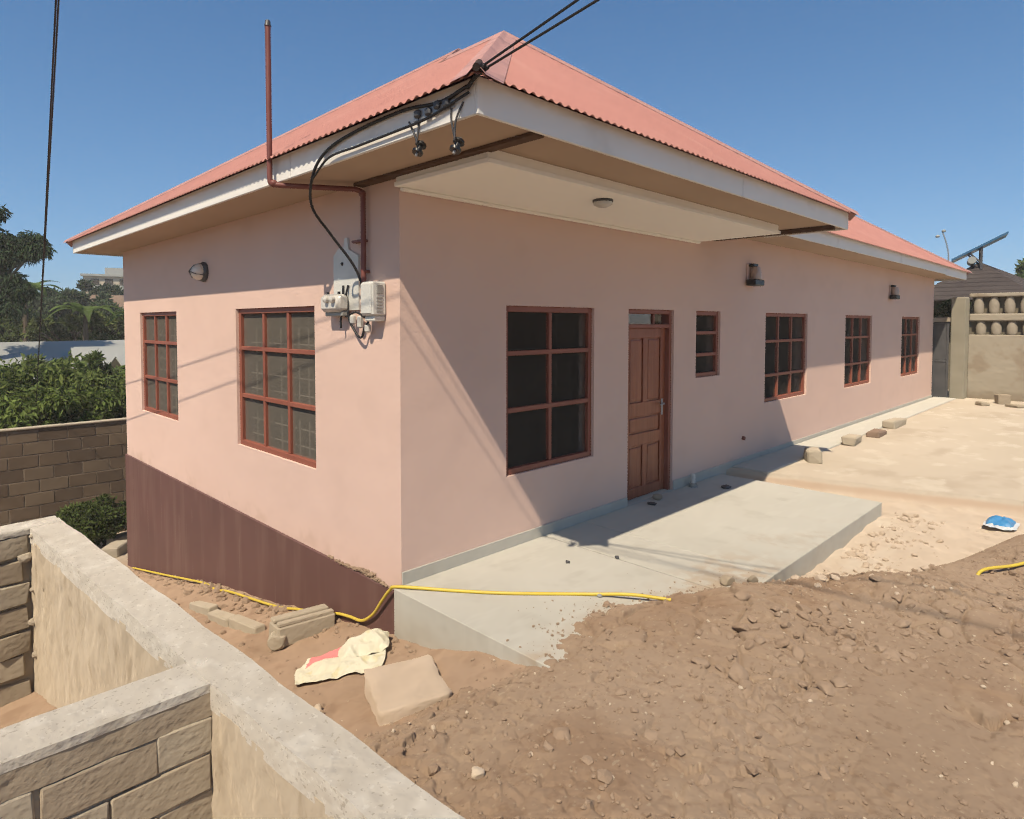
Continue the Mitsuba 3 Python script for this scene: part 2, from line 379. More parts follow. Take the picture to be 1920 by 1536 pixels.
def ground_z(x, y):
    x, y = np.asarray(x, float), np.asarray(y, float)
    q = np.stack([np.clip(x, -6, 20).ravel(), np.clip(y, -6, 11).ravel()], -1)
    z = rbf(q).reshape(x.shape)
    s = np.clip((x - yard_edge(y)) / 0.13, 0, 1) * (y < 0.2)
    s = s * s * (3 - 2 * s)
    z = z * (1 - s) + s * (0.035 + 0.012 * (npfbm(x, y, 0.7, 3) - 0.5) + np.maximum(0, -(y + 2)) * 0.004)
    near = np.exp(-np.maximum(0, np.hypot(x - 2, y + 1) - 12) / 10)
    rough = 0.03 * (np.abs(2 * npfbm(x * 0.6 + y, y - x, 1.6, 3, 15) - 1) - 0.3) * (x > 2.2) + 0.075 * (npfbm(x, y, 1.7, 5, 3) - 0.5) + 0.05 * (np.abs(2 * npfbm(x, y, 4.0, 3, 9) - 1) - 0.25)
    z = z + rough * near * (1 - 0.82 * s)
    out = np.maximum(0, y - 11.5)
    z = z - 0.09 * np.minimum(out, 22) + 0.02 * np.clip(out - 40, 0, 250)
    return z


def lines(*segs):
    a = np.concatenate([np.arange(s, e, st) for s, e, st in segs])
    return np.unique(np.round(a, 4))


GX = lines((-900, -100, 100), (-100, -20, 10), (-20, -4, 0.8), (-4, -1.8, 0.12), (-1.8, 6.6, 0.03), (6.6, 10, 0.07), (10, 19.5, 0.13), (19.5, 40, 1.0), (40, 100, 10), (100, 901, 100))
GY = lines((-900, -100, 100), (-100, -12, 8), (-12, -5, 0.4), (-5, 0.3, 0.03), (0.3, 5, 0.05), (5, 12.5, 0.12), (12.5, 40, 1.2), (40, 120, 8), (120, 901, 60))
xx, yy = np.meshgrid(GX, GY, indexing='ij')
zz = ground_z(xx, yy)
nx, ny = xx.shape
idx = np.arange(nx * ny).reshape(nx, ny)
q = np.stack([idx[:-1, :-1], idx[1:, :-1], idx[1:, 1:], idx[:-1, 1:]], -1).reshape(-1, 4)
obj('ground', (np.stack([xx, yy, zz], -1).reshape(-1, 3), q), 'earth', smooth=True, kind='structure', label='bare sandy and brown earth yard sloping down beside the house', category='ground')

# the dug-up soil heap in front
mp = np.array([(0.05, -1.35, -0.06), (0.39, -1.33, -0.01), (0.73, -1.385, 0.04), (1.10, -1.61, 0.05), (1.5, -1.71, 0.04), (2.04, -1.97, 0.0), (2.25, -2.17, 0.03), (2.6, -2.52, 0.085), (3.26, -2.89, 0.08), (4.45, -3.25, 0.115), (3.9, -3.12, 0.11), (5.3, -3.6, 0.12), (3.3, -3.35, 0.06),
               (-1.24, -2.18, 0.06), (-1.06, -2.36, 0.09), (-0.4, -2.93, 0.12), (0.53, -3.7, 0.10), (0.06, -2.13, 0.08), (1.0, -2.92, 0.12), (2.03, -3.5, 0.12), (-0.9, -1.88, 0.04), (1.89, -2.66, 0.10), (0.58, -1.79, 0.08), (-1.2, -1.7, 0.0), (-1.1, -1.3, -0.10), (-0.6, -1.4, -0.06),
               (-0.7, -0.9, -0.36), (-1.4, -0.9, -0.36), (0.0, -1.1, -0.22), (-0.3, -1.0, -0.25), (0.3, -1.12, -0.12), (0.8, -1.15, -0.12), (1.3, -1.42, -0.10), (1.8, -1.62, -0.12), (2.3, -1.85, -0.25), (2.7, -2.1, -0.3), (3.2, -2.4, -0.30), (4.2, -2.8, -0.3), (5.4, -3.0, -0.28), (6.3, -3.6, -0.1),
               (-1.5, -4, 0.1), (0, -5, 0.1), (3, -5.4, 0.1), (6, -5.2, 0.1)])
mrbf = RBFInterpolator(mp[:, :2], mp[:, 2], kernel='thin_plate_spline', smoothing=0.0005)


def cells(x, y, f, seed):
    """Clods: per point a random height of its cell, a tilt inside the cell and the distance to the cell border."""
    gx, gy = np.floor(x * f), np.floor(y * f)
    best, second = np.full(x.shape, 9.0), np.full(x.shape, 9.0)
    hgt, tx, ty, ox, oy = (np.zeros(x.shape) for _ in range(5))
    rnd = lambda a, b, k: meshkit.noise(np.stack([a * 1.0, b * 1.0, np.zeros_like(a) + k], -1), seed)
    for da in (-1, 0, 1):
        for db in (-1, 0, 1):
            a, b = gx + da, gy + db
            dx, dy = x * f - (a + rnd(a, b, 1)), y * f - (b + rnd(a, b, 2))
            d = np.hypot(dx, dy)
            second = np.where(d < best, best, np.minimum(second, d))
            m = d < best
            best = np.where(m, d, best)
            hgt, tx, ty = np.where(m, rnd(a, b, 3), hgt), np.where(m, rnd(a, b, 4) - 0.5, tx), np.where(m, rnd(a, b, 5) - 0.5, ty)
            ox, oy = np.where(m, dx, ox), np.where(m, dy, oy)
    return hgt - 0.5, tx * ox + ty * oy, second - best


def heap_z(x, y, fine=True):
    z = mrbf(np.stack([x.ravel(), y.ravel()], -1)).reshape(x.shape)
    wx, wy = 0.10 * (npfbm(x, y, 4.0, 3, 40) - 0.5), 0.10 * (npfbm(x, y, 4.0, 3, 41) - 0.5)
    m1 = np.clip((npfbm(x, y, 0.95, 3, 21) - 0.47) / 0.14, 0, 1)
    m2 = np.clip((npfbm(x, y, 1.1, 3, 22) - 0.46) / 0.16, 0, 1)
    h1, t1, e1 = cells(x + wx, y + wy, 4.2, 5)
    h2, t2, e2 = cells(x - wx, y + wy, 10.0, 6)
    z = z + m1 * (0.036 * h1 + 0.055 * t1 - 0.035 * np.exp(-e1 / 0.09)) + (0.18 + 0.82 * m2) * (0.026 * h2 + 0.045 * t2 - 0.016 * np.exp(-e2 / 0.10))
    z = z + 0.07 * (npfbm(x, y, 1.3, 3, 12) - 0.5)
    if fine:
        z = z + (0.010 + 0.012 * m2) * (npfbm(x, y, 15.0, 4, 13) - 0.5) + 0.006 * (npfbm(x, y, 40.0, 2, 14) - 0.5)
    return z


hx, hy = np.meshgrid(np.arange(-1.56, 6.4, 0.0105), np.arange(-5.0, -0.9, 0.0105), indexing='ij')
hz = heap_z(hx, hy)
keep = (hz > ground_z(hx, hy) - 0.06) & ~((hx > -0.06) & (hy > -1.94) & (hx < 5.25) & (hz < -0.02))
keep &= hx > -1.62 - 0.055 * hy - 0.02
nx, ny = hx.shape
idx = np.arange(nx * ny).reshape(nx, ny)
q = np.stack([idx[:-1, :-1], idx[1:, :-1], idx[1:, 1:], idx[:-1, 1:]], -1).reshape(-1, 4)
q = q[keep.ravel()[q].all(1)]
obj('dirt_mound', (np.stack([hx, hy, hz], -1).reshape(-1, 3), q), 'dirt', smooth=True, kind='structure', label='low heap of loose brown soil in front of the porch slab', category='dirt')


def surf(x, y):
    x, y = np.atleast_1d(np.asarray(x, float)), np.atleast_1d(np.asarray(y, float))
    g = ground_z(x, y)
    return np.where((x > -1.55) & (y < -0.95) & (x < 6.3), np.maximum(g, heap_z(x, y)), g)


r = np.random.default_rng(3)
n = 9500
px, py = r.uniform(-1.45, 5.8, n), r.uniform(-4.4, -1.0, n)
s = 0.004 + 0.015 * r.random(n) ** 3 + 0.030 * (r.random(n) > 0.97) * r.random(n)
onslab = (px > -0.1) & (px < 5.3) & (py > -1.98)
ok = (~onslab | (surf(px, py) > 0.0)) & (px > -1.6 - 0.055 * py + 0.02) & (npfbm(px, py, 1.5, 3, 4) > 0.40) & (px < 3.6 - 1.0 * (py + 3))
px, py, s = px[ok], py[ok], s[ok]
obj('soil_clods', scatter(np.stack([px, py, surf(px, py) + s * 0.25], -1), s, ROCKS0, r), 'clod', kind='stuff', label='loose brown soil clods strewn over the dirt heap', category='soil')
n = 2600
px, py = r.uniform(-0.05, 2.6, n), r.uniform(-1.95, -0.9, n)
hz_ = heap_z(px, py)
ok = (hz_ < 0.01) & (r.random(n) < np.exp(-np.clip(-hz_ - 0.02, 0, 1) / 0.05))
s = 0.003 + 0.012 * r.random(n) ** 4
obj('slab_crumbs', scatter(np.stack([px, py, s * 0.3], -1)[ok], s[ok], ROCKS0, r), 'clod', kind='stuff', label='small crumbs of soil strewn on the slab along the edge of the heap', category='soil')
n = 230
q_ = r.normal(0, 1, (n, 2)) * np.array([0.75, 0.30])
px, py = 1.15 + q_[:, 0] * 0.8 + q_[:, 1] * 0.6, -2.62 - q_[:, 0] * 0.45 + q_[:, 1] * 0.8
ok = (px > -0.9) & (py > -3.9) & (py < -2.1)
px, py = px[ok], py[ok]
s = 0.016 + 0.042 * r.random(len(px)) ** 2.2
chunk = [rock(400 + i, 2, 0.6, 0.5) for i in range(8)]
obj('soil_chunks', scatter(np.stack([px, py, surf(px, py) + s * 0.05], -1), s, chunk, r), 'clod', kind='stuff', label='larger broken chunks of soil in the middle of the dirt heap', category='soil', smooth=30)
n = 520
px, py = r.uniform(-1.45, 5.5, n), r.uniform(-4.2, -0.4, n)
s = 0.005 + 0.013 * r.random(n) ** 3
ok = ~((px > -0.12) & (px < 5.3) & (py > -2.0)) & (px > -1.6 - 0.055 * py + 0.02)
px, py, s = px[ok], py[ok], s[ok]
obj('pebbles', scatter(np.stack([px, py, surf(px, py) + s * 0.3], -1), s, ROCKS0, r), 'pale_stone', kind='stuff', label='small pale pebbles lying in the soil', category='pebbles')
n = 900
py = r.uniform(-0.5, 7.5, n)
px = np.where(r.random(n) < 0.5, -0.03 - np.abs(r.normal(0, 0.13, n)), r.uniform(-1.6, -0.03, n))
s = 0.008 + 0.03 * r.random(n) ** 4
big = r.uniform(1.6, 3.9, 46)
px, py, s = np.concatenate([px, -0.06 - np.abs(r.normal(0, 0.12, 46))]), np.concatenate([py, big]), np.concatenate([s, 0.025 + 0.045 * r.random(46) ** 2])
obj('rubble', scatter(np.stack([px, py, surf(px, py) + s * 0.2], -1), s, ROCKS0, r), 'clod', kind='stuff', label='crumbled soil lying along the foot of the maroon plinth', category='rubble')
n = 420
t_ = r.uniform(0, 1, n)
px, py = 2.0 + 3.4 * t_, -2.06 - np.abs(r.normal(0, 0.28, n))
s = 0.008 + 0.04 * r.random(n) ** 4
obj('sand_lumps', scatter(np.stack([px, py, surf(px, py) + s * 0.2], -1), s, ROCKS0, r), 'dusty_stone', kind='stuff', label='crumbs of soil along the front edge of the porch slab', category='soil')

n = 260
py = np.concatenate([r.normal(0.45, 0.16, n // 2), r.uniform(0.1, 1.1, n // 2)])
px = r.uniform(-0.03, -0.005, n)
s = 0.006 + 0.022 * r.random(n) ** 3
obj('ledge_dirt', scatter(np.stack([px, py, -0.06 + s * 0.3 + 0.05 * np.exp(-((py - 0.45) / 0.17) ** 2) * r.random(n)], -1), s, ROCKS0, r), 'clod', kind='stuff', label='little piles of soil lying on the ledge of the maroon plinth near the corner', category='soil')

# ------------------------------------------------------------------ the house
W, L, WT = 7.47, 17.45, 3.2355
house = thing('house', 'single storey salmon pink house with red hip roof and maroon plinth', 'house')
LIN = 2.2
RW = {'w1': (1.16, 2.459, 0.651, 2, 3), 'w2': (4.595, 5.254, 1.341, 1, 3), 'w3': (6.705, 8.399, 0.838, 3, 3), 'w4': (10.338, 12.014, 0.799, 3, 3), 'w5': (14.33, 16.019, 0.778, 3, 3)}
LWN = {'v1': (1.322, 3.09, 0.686, 3, 3), 'v2': (5.022, 6.625, 0.725, 3, 3)}
DOOR = (3.083, 4.05)
TH = 0.2


def wall_mesh(length, holes, z0, z1, along, off):
    """A wall with real openings; along='x' in the plane y=0 (thick to +y), 'y' in the plane x=0 (thick to +x)."""
    poly = sbox(off, z0, length, z1)
    for a, b, c, d in holes:
        poly = poly.difference(sbox(a, c, b, d))
    m = trimesh.creation.extrude_polygon(poly, TH, engine='earcut')
    v = m.vertices.copy()
    m.vertices = np.stack([v[:, 0], v[:, 2], v[:, 1]], -1) if along == 'x' else np.stack([v[:, 2], v[:, 0], v[:, 1]], -1)
    m.fix_normals()
    return m


obj('wall', wall_mesh(L, [(a, b, c, LIN) for a, b, c, *_ in RW.values()] + [(DOOR[0], DOOR[1], -0.5, LIN)], -0.6, WT, 'x', 0.0), 'paint_pink', house)
obj('wall', wall_mesh(W, [(a, b, c, LIN) for a, b, c, *_ in LWN.values()], -2.6, WT, 'y', TH), 'paint_pink', house)
obj('wall', bx(TH, L, W - TH, W, -2.6, WT), 'paint_pink', house)
obj('wall', bx(L - TH, L, TH, W - TH, -1.0, WT), 'paint_pink', house)
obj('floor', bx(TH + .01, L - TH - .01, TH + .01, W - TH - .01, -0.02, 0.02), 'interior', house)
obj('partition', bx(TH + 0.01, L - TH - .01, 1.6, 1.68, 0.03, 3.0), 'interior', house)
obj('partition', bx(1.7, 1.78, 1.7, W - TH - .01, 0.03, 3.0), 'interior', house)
# plinth: maroon band with a small ledge, top level, bottom in the ground
pl = cbx(-0.028, -0.001, 0.0, W + 0.02, -2.7, -0.062, 0.008)
obj('plinth', pl, 'paint_maroon', house)
# cement skirting along the front wall
obj('skirting', cat([cbx(0.0, DOOR[0] - 0.01, -0.014, -0.001, -0.1, 0.10, 0.004), cbx(DOOR[1] + 0.01, L, -0.014, -0.001, -0.1, 0.115, 0.004)]), 'cement', house)
obj('slab', cat([cbx(-0.085, 1.655, -1.96, -0.016, -0.7, 0.0, 0.004), cbx(1.671, 2.27, -1.963, -0.016, -0.7, 0.0, 0.003), cbx(2.277, 5.27, -1.96, -0.016, -0.7, 0.0, 0.005), bx(-0.07, 5.25, -1.94, -0.03, -0.6, -0.03), bx(DOOR[0], DOOR[1], -0.0155, 0.3, -0.3, 0.004)]), 'cement', house, label='pale cement porch slab')
obj('walkway', cbx(5.62, L + 0.2, -0.52, -0.016, -0.4, 0.052, 0.01), 'cement', house, label='narrow cement apron along the wall')


def window(a, b, z0, cols, rows, along, name='window', glaze='insect_screen'):
    def P(x0, x1, d0, d1, z0_, z1_, c=0.004):
        return cbx(x0, x1, d0, d1, z0_, z1_, c) if along == 'x' else cbx(d0, d1, x0, x1, z0_, z1_, c)
    fw, d0, d1 = 0.055, 0.032, 0.105
    k = obj(name, cat([P(a, a + fw, d0, d1, z0, LIN), P(b - fw, b, d0, d1, z0, LIN), P(a + fw, b - fw, d0, d1, LIN - fw, LIN), P(a + fw, b - fw, d0 - 0.006, d1, z0, z0 + fw)]), 'frame_paint', house)
    zs = [z0 + fw] + ([1.24, 1.765] if z0 < 1.2 else [z0 + (LIN - z0) * 0.34, z0 + (LIN - z0) * 0.67]) + [LIN - fw]
    xs = np.linspace(a + fw, b - fw, cols + 1)
    m = 0.022
    for x in xs[1:-1]:
        obj('mullion', P(x - m, x + m, d0 + 0.006, d1 - 0.01, z0 + fw, LIN - fw), 'frame_paint', k)
    for z in zs[1:-1]:
        obj('transom', P(a + fw, b - fw, d0 + 0.003, d1 - 0.006, z - m, z + m), 'frame_paint', k)
    for i in range(cols):
        for j in range(rows):
            x0, x1, u0, u1 = xs[i] + (m if i else 0), xs[i + 1] - (m if i < cols - 1 else 0), zs[j] + (m if j else 0), zs[j + 1] - (m if j < rows - 1 else 0)
            q = [(x0, u0), (x1, u0), (x1, u1), (x0, u1)]
            v = [(x, 0.07, z) if along == 'x' else (0.07, x, z) for x, z in q]
            obj('pane', (np.array(v), np.array([[0, 1, 2, 3]])), glaze, k)
    bars = [tube([(x, 0.15, z0), (x, 0.15, LIN)] if along == 'x' else [(0.15, x, z0), (0.15, x, LIN)], 0.007, 5) for x in np.linspace(a, b, cols * 3 + 1)[1:-1]]
    bars += [tube([(a, 0.16, z), (b, 0.16, z)] if along == 'x' else [(0.16, a, z), (0.16, b, z)], 0.007, 5) for z in np.arange(z0 + 0.12, LIN, 0.17)]
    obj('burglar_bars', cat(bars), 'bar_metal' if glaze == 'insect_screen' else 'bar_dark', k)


for a, b, c, nc, nr in LWN.values():
    window(a, b, c, nc, nr, 'y')
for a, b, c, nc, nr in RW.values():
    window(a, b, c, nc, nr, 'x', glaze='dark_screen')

# the front door, set back in its frame
da, db = DOOR
dk = obj('door', cat([cbx(da, da + 0.05, 0.03, 0.15, 0, LIN), cbx(db - 0.05, db, 0.03, 0.15, 0, LIN), cbx(da + 0.05, db - 0.05, 0.03, 0.15, LIN - 0.05, LIN), cbx(da + 0.05, db - 0.05, 0.03, 0.15, 1.985, 2.03)]), 'frame_paint', house)
leaf = [cbx(da + 0.052, db - 0.052, 0.105, 0.125, 0.012, 1.983, 0.002)]
x0, x1 = da + 0.052, db - 0.052
st = 0.105
for a, b, c, d in [(x0, x0 + st, 0.012, 1.983), (x1 - st, x1, 0.012, 1.983), (x0 + st, x1 - st, 1.87, 1.983), (x0 + st, x1 - st, 0.96, 1.12), (x0 + st, x1 - st, 0.62, 0.76), (x0 + st, x1 - st, 0.012, 0.13), ((x0 + x1) / 2 - 0.05, (x0 + x1) / 2 + 0.05, 1.12, 1.87), ((x0 + x1) / 2 - 0.05, (x0 + x1) / 2 + 0.05, 0.13, 0.62)]:
    leaf.append(cbx(a, b, 0.085, 0.105, c, d, 0.004))
obj('leaf', cat(leaf), 'door_wood', dk)
xm = (x0 + x1) / 2
for a, b, c, d in [(x0 + st, xm - 0.05, 1.12, 1.87), (xm + 0.05, x1 - st, 1.12, 1.87), (x0 + st, x1 - st, 0.76, 0.96), (x0 + st, xm - 0.05, 0.13, 0.62), (xm + 0.05, x1 - st, 0.13, 0.62)]:
    obj('raised_panel', cbx(a + 0.02, b - 0.02, 0.092, 0.104, c + 0.025, d - 0.025, 0.009), 'door_wood', dk)
obj('handle', cat([cbx(x1 - 0.085, x1 - 0.045, 0.078, 0.086, 0.93, 1.13, 0.003), tube([(x1 - 0.065, 0.08, 1.07), (x1 - 0.065, 0.045, 1.07), (x1 - 0.075, 0.04, 1.07), (x1 - 0.17, 0.04, 1.065)], 0.009, 8)]), 'metal_grey', dk)
q = np.array([(da + 0.05, 0.09, 2.03), (db - 0.05, 0.09, 2.03), (db - 0.05, 0.09, LIN - 0.05), (da + 0.05, 0.09, LIN - 0.05)])
obj('pane', (q, np.array([[0, 1, 2, 3]])), 'window_glass', dk)
obj('fanlight_bar', cbx(da + 0.62, da + 0.65, 0.07, 0.10, 2.03, LIN - 0.05, 0.003), 'frame_paint', dk)

# roof: planes, faces clipped to polygons, corrugated down the slope
SL, ZE, ZM = 0.672, 3.325, 3.395
QX, PY, XE, MY, MX, BY = -0.65, -1.575, 5.48, -0.675, 18.16, 8.12
pl_ = lambda x, y: ZE + SL * (x - QX)
pf_ = lambda x, y: ZE + 0.72 * (y - PY)
pr_ = lambda x, y: ZE + SL * (XE - x)
pm_ = lambda x, y: ZM + SL * (y - MY)
pe_ = lambda x, y: ZM + SL * (MX - x)
pb_ = lambda x, y: ZE + SL * (BY - y)
xp = (QX + XE) / 2
zp = pl_(xp, 0)
yp = PY + (zp - ZE) / 0.72
yr = MY + (zp - ZM) / SL                                # porch ridge meets the main front plane
yc = (ZE + SL * BY - ZM + SL * MY) / (2 * SL)          # main ridge
zr = pm_(0, yc)
xa = QX + (zr - ZE) / SL
xb = MX - (zr - ZM) / SL
xv = XE - (ZM - ZE) / SL                                     # valley foot on the main eave
y0l = MY + (0.0) / SL
A, B, AP, RP, V = (QX, PY), (XE, PY), (xp, yp), (xp, yr), (xv, MY)
M1, M2, D, Ebk, Cc = (xa, yc), (xb, yc), (MX, MY), (MX, BY), (QX, BY)


def roof_face(poly, plane, along, pitch=0.078, amp=0.0095):
    """Sheets whose waves run down the slope; `along` is the eave direction."""
    P = Polygon(poly).buffer(0)
    k = 0 if along == 'x' else 1
    lo, hi = P.bounds[k], P.bounds[k + 2]
    us = np.arange(lo, hi + pitch / 8, pitch / 8)
    us[-1] = hi
    vs, fs, prev = [], [], None
    for u in us:
        uc = min(max(u, lo + 1e-4), hi - 1e-4)
        ln = sbox(uc - 1e-6, -50, uc + 1e-6, 50) if k == 0 else sbox(-50, uc - 1e-6, 50, uc + 1e-6)
        g = P.intersection(ln)
        if g.is_empty:
            prev = None
            continue
        b = g.bounds
        w0, w1 = (b[1], b[3]) if k == 0 else (b[0], b[2])
        dz = amp * math.sin(2 * math.pi * u / pitch)
        row = []
        for w in np.linspace(w0, w1, 4):
            x, y = (u, w) if k == 0 else (w, u)
            row.append((x, y, plane(x, y) + dz))
        at = len(vs)
        vs += row
        if prev is not None:
            for j in range(3):
                fs.append([prev + j, at + j, at + j + 1, prev + j + 1])
        prev = at
    return np.array(vs), np.array(fs)


faces = [roof_face([A, AP, RP, M1, Cc], pl_, 'y'), roof_face([A, B, AP], pf_, 'x'), roof_face([B, V, RP, AP], pr_, 'y'),
         roof_face([V, D, M2, M1, RP], pm_, 'x'), roof_face([D, Ebk, M2], pe_, 'y'), roof_face([Cc, Ebk, M2, M1], pb_, 'x')]
vs, fs, at = [], [], 0
for v, f in faces:
    vs.append(v)
    fs.append(f + at)
    at += len(v)
rk = obj('roof', (np.vstack(vs), np.vstack(fs)), 'roof_paint', house, smooth=True, label='salmon red corrugated metal hip roof')


def cap(p, q, planes, w=0.14, up=0.013):
    """A folded ridge sheet along p-q lying on the two faces beside it."""
    p, q = np.array(p, float), np.array(q, float)
    d = (q - p) / np.linalg.norm(q - p)
    nrm = np.array([-d[1], d[0]])
    nseg = 10
    v, f = [], []
    zf = lambda a: min(pl(*a) for pl in planes)
    for i in range(nseg + 1):
        c = p + (q - p) * i / nseg
        for o in (-w, -0.05, -0.022, 0, 0.022, 0.05, w):
            a = c + nrm * o
            bump = 0.028 if o == 0 else 0.02 if abs(o) < 0.03 else 0.0
            v.append((a[0], a[1], zf(a) + up + bump))
    for i in range(nseg):
        for j in range(6):
            a = i * 7 + j
            f.append([a, a + 1, a + 8, a + 7])
    m = trimesh.Trimesh(np.array(v), np.vstack([np.array(f)[:, [0, 1, 2]], np.array(f)[:, [0, 2, 3]]]), process=False)
    return m


for p_, q_, pls in [(A, AP, (pl_, pf_)), (B, AP, (pr_, pf_)), (AP, RP, (pl_, pr_)), (RP, M1, (pl_, pm_)), (Cc, M1, (pl_, pb_)), (M1, M2, (pm_, pb_)), (D, M2, (pm_, pe_)), (Ebk, M2, (pb_, pe_))]:
    obj('ridge_cap', cap(p_, q_, pls), 'ridge_worn' if p_ is RP else 'ridge_paint', rk, smooth=30)
# the open dark end of the hip cap at the near corner
obj('cap_end', cat([tube([(QX - 0.01, PY - 0.01, 3.345), (QX + 0.16, PY + 0.15, 3.345 + 0.115)], 0.02, 14)]), 'cap_dark', rk, smooth=30)

# fascia boards
FB, FT = 3.155, 3.352
for y0, y1 in [(-1.475, 0.62), (0.628, 4.2), (4.207, 8.02)]:
    obj('fascia_board', cbx(-0.57, -0.545, y0, y1, FB, FT, 0.004), 'white_paint', house)
for x0, x1 in [(-0.57, 2.6), (2.606, 5.395)]:
    obj('fascia_board', cbx(x0, x1, -1.5, -1.476, FB - 0.003, FT, 0.004), 'white_paint', house)
obj('fascia_board', cbx(5.396, 5.42, -1.5, -0.5, FB - 0.003, FT, 0.004), 'white_paint', house)
for x0, x1 in [(5.42, 10.4), (10.406, 15.6), (15.62, 18.08)]:
    obj('fascia_board', cbx(x0, x1, -0.6, -0.576, 3.222 - (0.02 if x0 > 15 else 0), 3.42, 0.004), 'white_paint', house)
obj('fascia_board', cbx(18.056, 18.08, -0.57, 8.02, 3.20, 3.42, 0.004), 'white_paint', house)
obj('fascia_board', cbx(-0.54, 18.05, 7.996, 8.02, FB, FT, 0.004), 'white_paint', house)
# soffits
sz0, sz1 = 3.172, 3.19
obj('soffit', cat([bx(-0.544, -0.002, -1.474, W + 0.5, sz0, sz1), bx(-0.001, 5.39, -1.474, -0.002, sz0 + 0.002, sz1)]), 'soffit_board', house)
obj('soffit', cat([bx(5.425, 18.05, -0.574, -0.002, 3.236, 3.25), bx(L + .001, 18.05, -0.0, 7.99, 3.236, 3.25), bx(0, L, W + .002, 7.99, sz0, sz1)]), 'soffit_board', house)
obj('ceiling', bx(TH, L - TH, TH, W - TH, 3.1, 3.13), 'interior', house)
obj('porch_ceiling', cat([cbx(-0.05, 4.62, -1.03, -0.003, 3.072, 3.105, 0.003), bx(-0.03, 4.6, -1.01, -0.003, 3.105, 3.171)]), 'ceiling_board', house, label='cream dropped ceiling panel over the porch')
obj('cornice', cat([cbx(0.0, 4.6, -0.05, -0.004, 3.045, 3.0715, 0.008)]), 'ceiling_board', house)
b_ = cbx(-0.09, 0.0, -1.47, 0.5, 3.145, 3.171, 0.004)
obj('soffit_beam', b_, 'dark_timber', house)
obj('soffit_beam', cbx(5.02, 5.07, -1.47, -0.003, 3.12, 3.171, 0.004), 'dark_timber', house)
# a small hole and damp stain low on the front wall
obj('drain_spout', tube([(5.98, 0.03, 0.40), (5.98, -0.035, 0.395)], 0.028, 10), 'pipe_red', house)

# ------------------------------------------------------------------ lamps on the house
def lantern(x, label):
    t = thing('wall_lamp', label, 'wall lamp')
    obj('back_plate', cbx(x - 0.10, x + 0.10, -0.02, -0.001, 2.58, 2.89, 0.006), 'paint_pink', t)
    obj('cap', cbx(x - 0.075, x + 0.075, -0.10, -0.021, 2.845, 2.89, 0.01), 'plastic_black', t)
    g = lathe([(0.0, 0.0), (0.07, 0.0), (0.075, 0.08), (0.055, 0.178), (0, 0.178)], 18)
    obj('glass', moved(g, (x, -0.097, 2.666)), 'lantern_glass', t, smooth=40)
    obj('housing', cbx(x - 0.15, x + 0.15, -0.16, -0.021, 2.575, 2.665, 0.012), 'plastic_black', t)


lantern(6.12, 'black and white wall lantern beside the narrow window, nearer one')
lantern(13.3, 'black and white wall lantern near the far end of the front wall')
t = thing('wall_lamp', 'round glass bulkhead lamp high on the left wall between the windows', 'wall lamp')
obj('base', moved(lathe([(0, 0), (0.12, 0), (0.12, 0.03), (0.10, 0.05), (0, 0.05)], 20), (-0.001, 3.98, 2.66), ry=-math.pi / 2), 'metal_dark', t, smooth=30)
obj('glass', moved(lathe([(0.095, 0.0), (0.10, 0.03), (0.085, 0.075), (0.05, 0.105), (0, 0.115)], 20), (-0.051, 3.98, 2.66), ry=-math.pi / 2), 'lamp_glass', t, smooth=40)
obj('cage', cat([tube([(-0.05, 3.98 + 0.11 * math.cos(a), 2.66 + 0.11 * math.sin(a)), (-0.14, 3.98 + 0.075 * math.cos(a), 2.66 + 0.075 * math.sin(a)), (-0.185, 3.98, 2.66)], 0.006, 6) for a in np.arange(4) * math.pi / 2 + 0.4]), 'metal_dark', t)
t = thing('ceiling_lamp', 'small round flush lamp on the cream porch ceiling', 'ceiling lamp')
obj('base', moved(lathe([(0, 0), (0.085, 0), (0.085, -0.02), (0, -0.02)], 20), (1.5, -0.80, 3.0715)), 'metal_dark', t, smooth=30)
obj('diffuser', moved(lathe([(0.08, 0), (0.078, -0.02), (0.05, -0.035), (0, -0.038)], 20), (1.5, -0.80, 3.051)), 'plastic_white', t, smooth=40)

# ------------------------------------------------------------------ electric service
t = thing('service_mast', 'dark red steel conduit rising from the left wall past the eave', 'conduit')
mp_ = np.vstack([[(-0.045, 0.43, 2.36), (-0.045, 0.43, 3.05)], spline([(-0.045, 0.43, 3.07), (-0.06, 0.44, 3.10), (-0.10, 0.465, 3.115)], 4), [(-0.56, 0.79, 3.125)], spline([(-0.595, 0.82, 3.13), (-0.62, 0.85, 3.145), (-0.625, 0.855, 3.19)], 4), [(-0.625, 0.855, 4.36)]])
obj('pipe', tube(mp_, 0.021, 12), 'pipe_red', t, smooth=40)
for p in [(-0.05, 0.435, 3.085), (-0.605, 0.83, 3.14)]:
    obj('elbow', moved(trimesh.creation.icosphere(subdivisions=2, radius=0.030), p), 'pipe_red', t, smooth=True)
obj('bracket', cat([cbx(-0.05, -0.001, 0.43, 0.60, 2.70, 2.72, 0.003), cbx(-0.05, -0.001, 0.40, 0.46, 2.45, 2.47, 0.003)]), 'pipe_red', t)
obj('cap', moved(lathe([(0, 0.05), (0.018, 0.045), (0.026, 0.0), (0, 0)], 14), (-0.625, 0.855, 4.355)), 'metal_dark', t, smooth=30)

